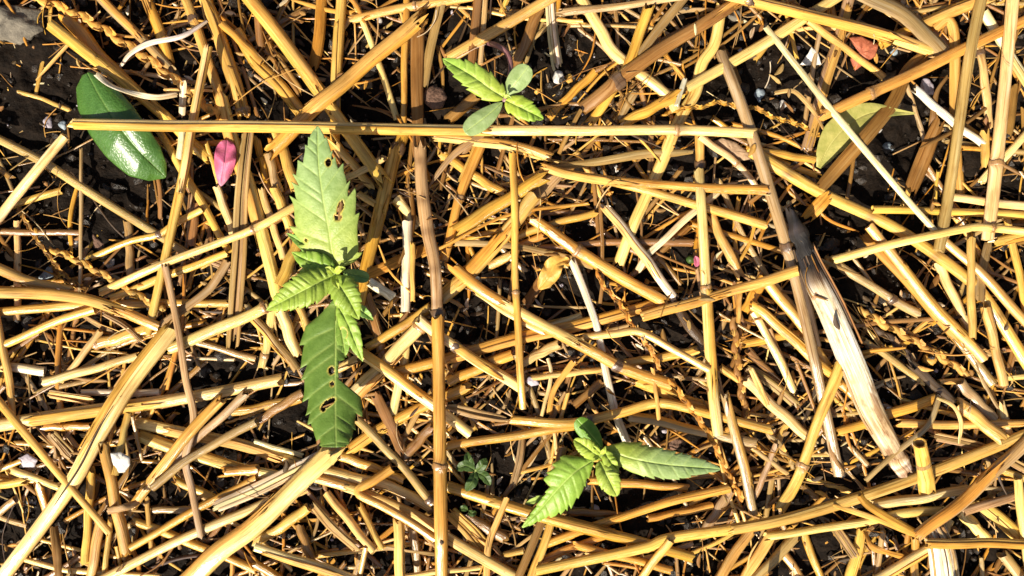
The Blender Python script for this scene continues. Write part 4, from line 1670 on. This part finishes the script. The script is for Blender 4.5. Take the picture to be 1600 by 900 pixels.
def do_big_stalks():
    cream, buff = (0.62, 0.505, 0.30), (0.40, 0.25, 0.11)
    char = (0.014, 0.010, 0.008)
    ob, P, W, hw, side, nor, s = big_stalk([(1252, 385), (1270, 430), (1300, 490), (1338, 580), (1362, 640), (1405, 722)],
                                           [(0, 30), (.15, 38), (.5, 42), (.75, 40), (1, 30)],
                                           [(0, char), (.1, char), (.15, (0.14, 0.09, 0.05)), (.2, (.5, .38, .22)), (.26, cream), (.45, (.72, .6, .4)), (.6, cream), (.72, (.62, .48, .28)), (.82, buff), (.88, (.55, .4, .22)), (1, (.24, .13, .05))],
                                           '')
    tag(ob, 'thick bleached stalk with charred black top leaning right on the straws', 'stalk')
    # charred knot at the top
    k = MB()
    i0 = 0
    top = W[0]
    T = W[3] - W[0]
    T /= np.linalg.norm(T)
    q = np.linspace(-1, .2, 12)
    Wn = top[None, :] - T[None, :] * 0.0 + T[None, :] * (q * 0.0125)[:, None] + np.array([0.0004, 0.0, 0.0012])[None, :]
    rad = np.array([.35, .5, .55, .6, .72, .95, 1.05, 1.0, .8, .82, .9, .8]) * 15 * S
    tube_mesh(k, Wn, rad, rad * .75, np.array([char] * 12) * np.array([2.5, 1.6, .6, .6, 1.8, 3.0, 1.4, .5, .4, .5, .6, .6])[:, None], 14, 0, .3, (.8, .4), ridge=.16)
    k.build('charred_knot', M_STICK, ob)
    for off, a, b, c, wd in ((-.95, 2, 36, 'd', 1.6), (-1.15, 1, 44, 'b', 1.8), (.95, 0, 20, 'd', 1.4), (.4, 0, 10, 'd', 1.3), (.1, 0, 8, 'd', 1.5), (1.0, 50, 78, 'k', 1.4), (-.4, 1, 13, 'b', 1.2)):
        b = min(b, len(W) - 1)
        sp = MB()
        Ws = W[a:b] + side[a:b] * (off * hw[a:b] * S)[:, None] + nor[a:b] * (hw[a:b] * S * (.55 * math.sqrt(max(0.05, 1 - min(1, abs(off)) ** 2)) + .03))[:, None]
        tube_mesh(sp, Ws, np.full(b - a, wd * S), np.full(b - a, wd * S * .8), tint_along(c, b - a, P[a:b]), 6, 0, 0, (1, 1.5), hollow=False)
        sp.build('splinter', M_STICK, ob)
    base = MB()
    j = len(W) - 1
    q = np.linspace(-.6, 1, 8)
    T = W[j] - W[j - 3]
    T /= np.linalg.norm(T)
    Wn = W[j][None, :] + T[None, :] * (q * 0.005)[:, None]
    tube_mesh(base, Wn, np.array([1.0, 1.06, 1.1, 1.08, 1, .92, .88, .8]) * hw[j] * S, np.array([1.0, 1.06, 1.1, 1.08, 1, .92, .88, .8]) * hw[j] * S * .55, np.array([buff, (.3, .16, .06), (.5, .32, .14), (.7, .52, .3), (.3, .17, .08), (.5, .35, .2), (.28, .16, .08), (.4, .27, .14)]), 16, 0, 0, (.2, .6), ridge=.07)
    base.build('node', M_STICK, ob)

    ob, P, W, hw, side, nor, s = big_stalk([(1455, 822), (1470, 862), (1482, 960)], [(0, 36), (.4, 44), (1, 48)],
                                           [(0, buff), (.2, (.78, .66, .45)), (1, (.86, .78, .6))], '')
    tag(ob, 'broken pale grey stalk with split ribs at the bottom edge below the open straw stub', 'stalk')
    for off, c, wd in ((-.75, 'k', 2.4), (-.3, 'w', 2.6), (-.05, 'd', 1.2), (.35, 'w', 2.6), (.8, 'k', 2.2)):
        sp = MB()
        Ws = W + side * (off * hw * S)[:, None] + nor * (hw * S * (.55 * math.sqrt(max(0.05, 1 - off * off)) + .02))[:, None]
        tube_mesh(sp, Ws, np.full(len(W), wd * S), np.full(len(W), wd * S * .8), tint_along(c, len(W), P), 6, 0, 0, (2, 1), hollow=False)
        sp.build('splinter', M_STICK, ob)


def do_stub():
    """The open stub: a flattened base that rounds off into an upright open tube."""
    P, L = resample([(1449, 768), (1446, 745), (1442, 718), (1437, 692)], 3.0)
    n = len(P)
    s = np.linspace(0, 1, n)
    hw = np.interp(s, [0, .25, .5, 1], [14, 14, 11.5, 9.5])
    fl = np.interp(s, [0, .4, 1], [.2, .6, 1.0])
    z0 = top_of(1430, 690, 1460, 770, 92) + .001
    z = z0 + 0.002 + 0.012 * s ** 1.4
    W = to_world(P, z)
    m = MB()
    tube_mesh(m, W, hw * S, hw * S * fl, tint_along('y', n, P), 16, 0, 0, (.25, .06), ridge=0.02)
    ob = m.build('open_straw', M_STRAW)
    tag(ob, 'open ended straw stub sticking up with its hollow mouth in view, lower right', 'straw stub')
    r = MB()
    i0 = int(.52 * n)
    tube_mesh(r, W[i0:i0 + 3], hw[i0:i0 + 3] * S * 1.04, (hw * fl)[i0:i0 + 3] * S * 1.04, np.array([(.34, .2, .07)] * 3), 16, 0, 0, (0, 0), hollow=False)
    r.build('ring', M_STRAW, ob)


shreds = MB()


def lay_shreds(count):
    n = 0
    while n < count:
        cx, cy = rnd.uniform(-30, 1630), rnd.uniform(-30, 930)
        if gap(cx, cy) and rnd.random() < .72:
            continue
        L = rnd.uniform(25, 150)
        a = rnd.uniform(0, math.pi)
        if any(covered(cx + math.cos(a) * L * q, cy + math.sin(a) * L * q) for q in (-.5, -.3, -.15, 0, .15, .3, .5)):
            continue
        bow = rnd.uniform(-.12, .12) * L
        P, _ = resample([(cx - math.cos(a) * L / 2, cy - math.sin(a) * L / 2), (cx - math.sin(a) * bow, cy + math.cos(a) * bow), (cx + math.cos(a) * L / 2, cy + math.sin(a) * L / 2)], 9)
        w = rnd.choice((1.2, 1.6, 2, 2.5, 3, 4, 5, 7))
        k = len(P)
        hw = np.full(k, w / 2) * np.interp(np.linspace(0, 1, k), [0, .2, .8, 1], [.5, 1, 1, .4])
        z = drape(P, hw, .0003, .5, .6)
        tw = np.full(k, rnd.uniform(-.7, .7)) + rnd.uniform(-.5, .5) * np.sin(np.linspace(0, 4, k))
        blade_mesh(shreds, to_world(P, z), hw * S, tint_along(rnd.choice('ylgkkobbbd'), k, P), rnd.uniform(.1, .6), tw, cols=3, fray=.6)
        n += 1


done_big = done_stub = False
last_lv = 0
for i in order:
    lv, w, col, kind, opts, P0, key = rows_[i]
    if lv >= 9 and not done_big:
        do_big_stalks()
        done_big = True
    if lv != last_lv and lv in (3, 4, 5, 6, 7, 8):
        lay_shreds({3: 240, 4: 230, 5: 190, 6: 130, 7: 70, 8: 30}[lv])
        last_lv = lv
    build_straw(w, col, kind, opts, P0, key)
tag(shreds.build('straw_shreds', M_BLADE), 'thin torn straw shreds lying all through the mulch', 'straw bits', kind='stuff')
do_stub()
# vertical golden straw with its dark node: the topmost one
ob = build_straw(22, 'g', 's', ['n.5', 'x'], [(684, 496), (686, 600), (688, 740), (690, 908)], 'GOLD')
INFO[-1][1], INFO[-1][3] = 'thick upright golden straw with dark node at its top, running to bottom edge', True

# labels: where two read alike, say which by place
groups = {}
for e in INFO:
    groups.setdefault(e[1], []).append(e)
for lab, es in groups.items():
    if len(es) > 1:
        sx = max(e[2][0] for e in es) - min(e[2][0] for e in es)
        sy = max(e[2][1] for e in es) - min(e[2][1] for e in es)
        es.sort(key=lambda e: e[2][0] if sx >= sy else e[2][1])
        names = {2: ('left one', 'right one'), 3: ('leftmost', 'middle one', 'rightmost')} if sx >= sy else {2: ('upper one', 'lower one'), 3: ('uppermost', 'middle one', 'lowest')}
        side_ = 'left' if sx >= sy else 'top'
        words = names.get(len(es)) or tuple(f'{q} from {side_}' for q in ('first', 'second', 'third', 'fourth', 'fifth', 'sixth', 'seventh', 'eighth', 'ninth')[:len(es)])
        for e, wd in zip(es, words):
            e[1] = lab + ', ' + wd
CAT = {'s': 'straw', 't': 'straw', 'f': 'straw strip', 'z': 'seed stem'}
GRP = {'s': 'straws of the mulch', 't': 'straws of the mulch', 'f': 'dry strips among the straw', 'z': 'knobbly seed stems'}
for ob, lab, mid, hand, kind, drop in INFO:
    if len(lab.split()) > 16:
        lab = lab.replace('well ', '').replace(drop, '', 1) if not hand else lab
    tag(ob, lab, CAT[kind], GRP[kind])

# ------------------------------------------------------------------ the three seedlings
# big seedling
r1 = tag(empty('seedling', 525, 425, 0), 'biggest seedling with long toothed leaves up and down, holes in both, left of centre', 'seedling', 'hemp seedlings growing through the straw')
zt = top_of(455, 200, 570, 420, 97) + 0.004
zl = top_of(465, 480, 570, 700, 97) + 0.003
zr = max(zt, zl)
zc = zr + 0.004
GB, GY = (0.95, 1.0, 1.25), (1.25, 1.1, 0.6)
leaf('leaf', r1, [(523, 421), (514, 362), (503, 300), (497, 250), (496, 197)], 55, [zc, zc + .003, zc + .005, zc + .006, max(zt, zc + .006)], M_LEAF, 9,
     left=[(0, 3), (.06, 20), (.135, 42), (.28, 62), (.40, 61), (.52, 54), (.72, 42), (.815, 29), (.93, 15), (1, 1)],
     right=[(0, 5), (.03, 38), (.11, 52), (.28, 54), (.52, 55), (.72, 42), (.815, 27), (.93, 15), (1, 1)],
     fold=0.22, droop=0.25, pucker=0.6, slant=1.05, tooth=0.25, cols=61, tints=[(0, (1.3, 1.05, .7)), (.25, (1.12, 1.02, 1.05)), (.5, (1.03, 1.0, 1.5)), (1, (.98, .98, 1.7))],
     holes=[(513, 254, 4.5, 6, 0), (532, 324, 4.5, 11, .3), (528, 339, 6, 6, 0), (478, 375, 2, 2.5, 0)], roll=0.08)
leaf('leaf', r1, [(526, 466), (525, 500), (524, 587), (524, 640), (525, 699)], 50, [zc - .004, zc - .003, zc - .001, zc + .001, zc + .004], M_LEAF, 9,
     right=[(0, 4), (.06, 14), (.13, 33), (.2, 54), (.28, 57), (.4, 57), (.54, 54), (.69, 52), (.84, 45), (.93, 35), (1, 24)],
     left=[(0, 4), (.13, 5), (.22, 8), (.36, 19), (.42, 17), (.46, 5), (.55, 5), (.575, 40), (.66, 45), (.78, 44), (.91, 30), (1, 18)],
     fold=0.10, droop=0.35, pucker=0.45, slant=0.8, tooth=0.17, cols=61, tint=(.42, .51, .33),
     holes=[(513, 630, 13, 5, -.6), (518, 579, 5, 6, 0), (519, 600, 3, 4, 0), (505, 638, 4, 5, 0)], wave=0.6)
leaf('leaf', r1, [(523, 430), (495, 443), (458, 462), (416, 485)], 29, [zc + .003, zc + .006, zc + .005, zc + .002], M_LEAF, 12, 'lance', fold=0.5, droop=0.5, pucker=1.05, slant=0.55,
     tooth=0.22, cols=41, tint=(1.0, .95, .55))
leaf('leaf', r1, [(519, 432), (532, 448), (546, 470), (561, 499)], 25, [zc + .004, zc + .007, zc + .006, zc + .003], M_LEAF, 10, 'lance', fold=0.5, droop=0.5, pucker=1.0, slant=0.5,
     tooth=0.2, cols=37, tint=(.95, .93, .55))
leaf('leaf', r1, [(528, 478), (543, 505), (555, 535), (567, 565)], 15, [zc, zc + .001, zc, zc - .002], M_LEAF, 6, 'lance', fold=0.3, droop=0.3, pucker=0.7, cols=25, tint=(1.0, 1.05, .6),
     holes=[(537, 520, 5, 8, -.3)])
leaf('leaf', r1, [(530, 500), (536, 530), (539, 556)], 12, [zc - .003] * 3, M_LEAF, 4, 'oval', cols=17, tint=(.8, .9, .6))
leaf('leaf', r1, [(524, 424), (500, 414), (474, 404), (456, 394)], 19, [zc + .0015, zc + .003, zc + .002, zc + .001], M_LEAF, 6, 'lance', fold=0.35, droop=0.4, pucker=1.0, cols=29, tint=(.85, .95, .5))
leaf('leaf', r1, [(505, 420), (482, 426), (468, 424)], 12, [zc - .001] * 3, M_LEAF, 3, 'oval', cols=17, tint=(1.2, 1.1, .9))
leaf('leaf', r1, [(500, 405), (472, 380), (447, 364)], 10, [zc - .002, zc - .002, zc - .003], M_LEAF, 3, 'lance', cols=17, tint=(.8, .95, .8))
leaf('leaf', r1, [(552, 476), (568, 488), (584, 500)], 9, [zc, zc + .001, zc], M_LEAF, 3, 'lance', fold=.4, cols=17, tint=(.8, .95, .9))
leaf('cotyledon', r1, [(534, 424), (556, 430), (577, 435)], 10, [zc - .001, zc, zc - .001], M_LEAF, 0, 'cot', cols=17, tint=(.9, .95, 1.15), vein_w=.5)
for ax in ([(522, 428), (514, 420), (508, 418)], [(524, 428), (531, 420), (540, 419)], [(522, 430), (524, 440), (530, 452)]):
    leaf('young_leaf', r1, ax, 6, [zc + .005, zc + .008, zc + .008], M_LEAF, 4, 'lance', fold=.6, pucker=1.2, cols=15, tint=(1.3, 1.1, .6))
stem('stem', r1, [(524, 428, zc + .004), (525, 430, zc - .008), (527, 432, -0.012)], .0008, .0012, M_GSTEM)

# top seedling
r2 = tag(empty('seedling', 788, 157, 0), 'small seedling with two round seed leaves and purple stem at top centre', 'seedling', 'hemp seedlings growing through the straw')
zc = max(top_of(727, 160, 850, 215, 98) + .003, 0.006)
lt = top_of(695, 90, 780, 160, 90)
leaf('leaf', r2, [(788, 153), (765, 138), (735, 117), (692, 92)], 24, [zc + .002, zc + .004, zc + .003, max(zc, lt + .001)], M_LEAF, 6, 'ovate', fold=.3, droop=.35, pucker=.7, slant=.8, tooth=.24, cols=41,
     tints=[(0, (1.35, 1.12, .55)), (.4, (1.15, 1.08, .7)), (1, (.85, 1.0, .65))])
leaf('leaf', r2, [(790, 157), (805, 164), (825, 174), (849, 186)], 20, [zc + .002, zc + .003, zc + .003, zc + .001], M_LEAF, 5, 'ovate', fold=.4, droop=.4, pucker=.7, slant=.8, tooth=.25, cols=37,
     tints=[(0, (1.4, 1.15, .5)), (.5, (1.1, 1.1, .55)), (1, (.9, 1.0, .55))])
leaf('cotyledon', r2, [(789, 151), (803, 133), (826, 103)], 17, [zc + .001, zc + .003, zc + .004], M_LEAF, 0, 'cot', droop=.25, fold=0.05, pucker=0, cols=31, tint=(1.1, 1.0, 1.8), vein_w=.6)
leaf('cotyledon', r2, [(785, 160), (762, 180), (726, 207)], 16, [zc, zc + .001, zc + .001], M_LEAF, 0, 'cot', droop=.25, fold=0.05, pucker=0, cols=31, tint=(1.1, 1.0, 1.8), vein_w=.6)
for ax in ([(788, 154), (792, 150), (800, 154)], [(789, 152), (787, 147), (790, 142)]):
    leaf('young_leaf', r2, ax, 3, [zc + .004, zc + .005, zc + .005], M_LEAF, 2, 'lance', cols=9, rows=16, tint=(1.3, 1.1, .7))
stem('stem', r2, [(788, 156, zc + .002), (793, 138, zc - .003), (799, 108, zc - .004), (797, 86, zc - .005), (783, 73, zc - .006), (770, 69, zc - .010), (760, 66, zc - .02)], .0008, .0009, M_PURPLE)

# bottom seedling
r3 = tag(empty('seedling', 940, 710, 0), 'seedling with one long pale leaf pointing right at bottom centre', 'seedling', 'hemp seedlings growing through the straw')
zc = top_of(830, 660, 1110, 800, 97) + .004
leaf('leaf', r3, [(943, 701), (985, 716), (1040, 726), (1126, 733)], 30, [zc + .002, zc + .005, zc + .004, zc + .001], M_LEAF, 10, 'lance',
     left=[(0, 3), (.06, 12), (.15, 24), (.3, 30), (.5, 27), (.7, 21), (.85, 14), (.95, 7), (1, 1)], right=[(0, 3), (.06, 8), (.15, 18), (.3, 23), (.5, 25), (.7, 21), (.8, 13), (.95, 6), (1, 1)],
     fold=.12, droop=.3, pucker=.25, slant=.8, tooth=.17, cols=51, tints=[(0, (1.35, 1.1, .55)), (.2, (1.25, 1.08, .75)), (.4, (1.08, 1.0, 1.5)), (1, (1.02, 1.0, 1.9))], roll=0.1)
leaf('leaf', r3, [(926, 720), (898, 738), (868, 768), (845, 795), (816, 824)], 36, [zc + .001, zc + .003, zc + .002, zc + .000, zc - .001], M_LEAF, 11, 'lance',
     left=[(0, 4), (.1, 18), (.25, 34), (.42, 36), (.55, 38), (.7, 26), (.8, 15), (.92, 8), (1, 1)], right=[(0, 4), (.08, 16), (.22, 34), (.42, 33), (.5, 28), (.56, 12), (.75, 9), (.9, 5), (1, 1)],
     fold=.15, droop=.4, pucker=.55, slant=.6, tooth=.2, cols=51, tint=(.95, 1.05, .6))
leaf('leaf', r3, [(852, 777), (838, 781), (820, 787)], 6, [zc - .004] * 3, M_LEAF, 2, 'lance', cols=13, rows=18, tint=(1.2, 1.1, 1.0))
leaf('leaf', r3, [(940, 716), (928, 708), (913, 697), (897, 687)], 15, [zc + .003, zc + .006, zc + .007, zc + .006], M_LEAF, 7, 'oval', fold=.55, droop=.4, pucker=1.0, tooth=.2, cols=31, tint=(1.3, 1.15, .65))
leaf('leaf', r3, [(936, 720), (944, 735), (953, 753), (964, 775)], 19, [zc + .003, zc + .006, zc + .005, zc + .003], M_LEAF, 7, 'oval', fold=.5, droop=.5, pucker=0.95, tooth=.18, cols=35, tint=(1.25, 1.1, .75))
leaf('leaf', r3, [(942, 704), (953, 720), (967, 740)], 11, [zc + .003, zc + .005, zc + .003], M_LEAF, 5, 'lance', fold=.5, droop=.3, pucker=1.2, cols=21, tint=(1.2, 1.1, .55))
leaf('cotyledon', r3, [(941, 701), (925, 681), (901, 655)], 15, [zc + .001, zc + .002, zc + .003], M_LEAF, 0, 'cot', droop=.3, fold=.15, pucker=0, cols=27, tint=(.55, .75, .35), vein_w=.6)
for ax in ([(938, 708), (930, 700), (925, 696)], [(938, 710), (944, 704), (946, 697)], [(936, 712), (930, 716), (926, 722)]):
    leaf('young_leaf', r3, ax, 4, [zc + .006, zc + .008, zc + .008], M_LEAF, 3, 'lance', fold=.6, cols=11, rows=18, tint=(1.4, 1.15, .6))
stem('stem', r3, [(938, 710, zc + .004), (937, 712, zc - .008), (935, 716, -0.012)], .0008, .0011, M_GSTEM)

# dry leaf husk, orange
zb = top_of(840, 405, 885, 450, 60)
o = leaf('dry_husk', None, [(842, 452), (858, 430), (868, 413), (890, 405)], 15, [zb + .002, zb + .004, zb + .004, zb + .003], M_AMBER, 0, 'oval', fold=.5, droop=.3, cols=19, pucker=0, wave=1.5)
tag(o, 'folded orange dry husk lying above the black soil gap near centre', 'husk')

# ------------------------------------------------------------------ chaff and fibres on top
HLOW = float(np.percentile(H[110:560, 130:930], 45))
mb = MB()
for _ in range(1700):
    px, py = rnd.uniform(-30, 1630), rnd.uniform(-30, 930)
    if (px < 200 and py < 420 and rnd.random() < .4) or (420 < px < 590 and 190 < py < 710) or (810 < px < 1130 and 650 < py < 830) or (690 < px < 850 and 85 < py < 215):
        continue
    if covered(px, py) or covered(px + 15, py) or covered(px - 15, py):
        continue
    z = float(Hat(px, py))
    if z > HLOW and rnd.random() < .96:
        continue
    L = rnd.uniform(6, 26)
    a = rnd.uniform(0, 6.28)
    bend = rnd.uniform(-.5, .5)
    P, _ = resample([(px, py), (px + math.cos(a) * L / 2, py + math.sin(a) * L / 2), (px + math.cos(a) * L / 2 + math.cos(a + bend) * L / 2, py + math.sin(a) * L / 2 + math.sin(a + bend) * L / 2)], 4)
    w = rnd.uniform(1.5, 5)
    s = np.linspace(0, 1, len(P))
    hw = w * np.interp(s, [0, .3, .7, 1], [.3, 1, .8, .15])
    zz = np.maximum.accumulate(Hat(P[:, 0], P[:, 1]) * 0 + z) + .0006 + rnd.uniform(0, .0015) * s
    blade_mesh(mb, to_world(P, zz), hw * S, tint_along(rnd.choice('ykkbbbddw'), len(P), P), rnd.uniform(.2, .7), np.full(len(P), rnd.uniform(-.6, .6)), cols=4)
tag(mb.build('chaff', M_BLADE), 'small pale chaff flakes scattered over soil and straw', 'chaff', kind='stuff')

mb = MB()
for _ in range(950):
    px, py = rnd.uniform(-30, 1630), rnd.uniform(-30, 930)
    if (430 < px < 590 and 190 < py < 710) or (810 < px < 1130 and 650 < py < 830) or (690 < px < 850 and 85 < py < 215):
        continue
    L = rnd.uniform(18, 80)
    a = rnd.uniform(0, 6.28)
    cv = rnd.uniform(-1.3, 1.3)
    pts = [(px, py)]
    for q in range(4):
        a += cv / 4 + rnd.uniform(-.15, .15)
        pts.append((pts[-1][0] + math.cos(a) * L / 4, pts[-1][1] + math.sin(a) * L / 4))
    P, _ = resample(pts, 6)
    if any(covered(q[0], q[1]) for q in P):
        continue
    hh = Hat(P[:, 0], P[:, 1])
    if hh.max() > HLOW and rnd.random() < .93:
        continue
    z = smooth(np.maximum(hh, smooth(hh, 3)), 2) + rnd.uniform(.0002, .0016)
    w = rnd.uniform(.35, 1.1)
    ra = np.full(len(P), w * S)
    tube_mesh(mb, to_world(P, z), ra, ra, tint_along(rnd.choice('yykwb'), len(P), P), 4, 0, 0, (0, 0), hollow=False)
tag(mb.build('straw_fibres', M_BLADE), 'fine straw fibres and hairs strewn through the mulch', 'fibres', kind='stuff')
print('straws', len(INFO), 'H max', float(H.max()), 'H p50', float(np.percentile(H, 50)), 'p95', float(np.percentile(H, 95)))
cnt = {}
for e in INFO:
    cnt[CAT[e[4]]] = cnt.get(CAT[e[4]], 0) + 1
print(cnt)
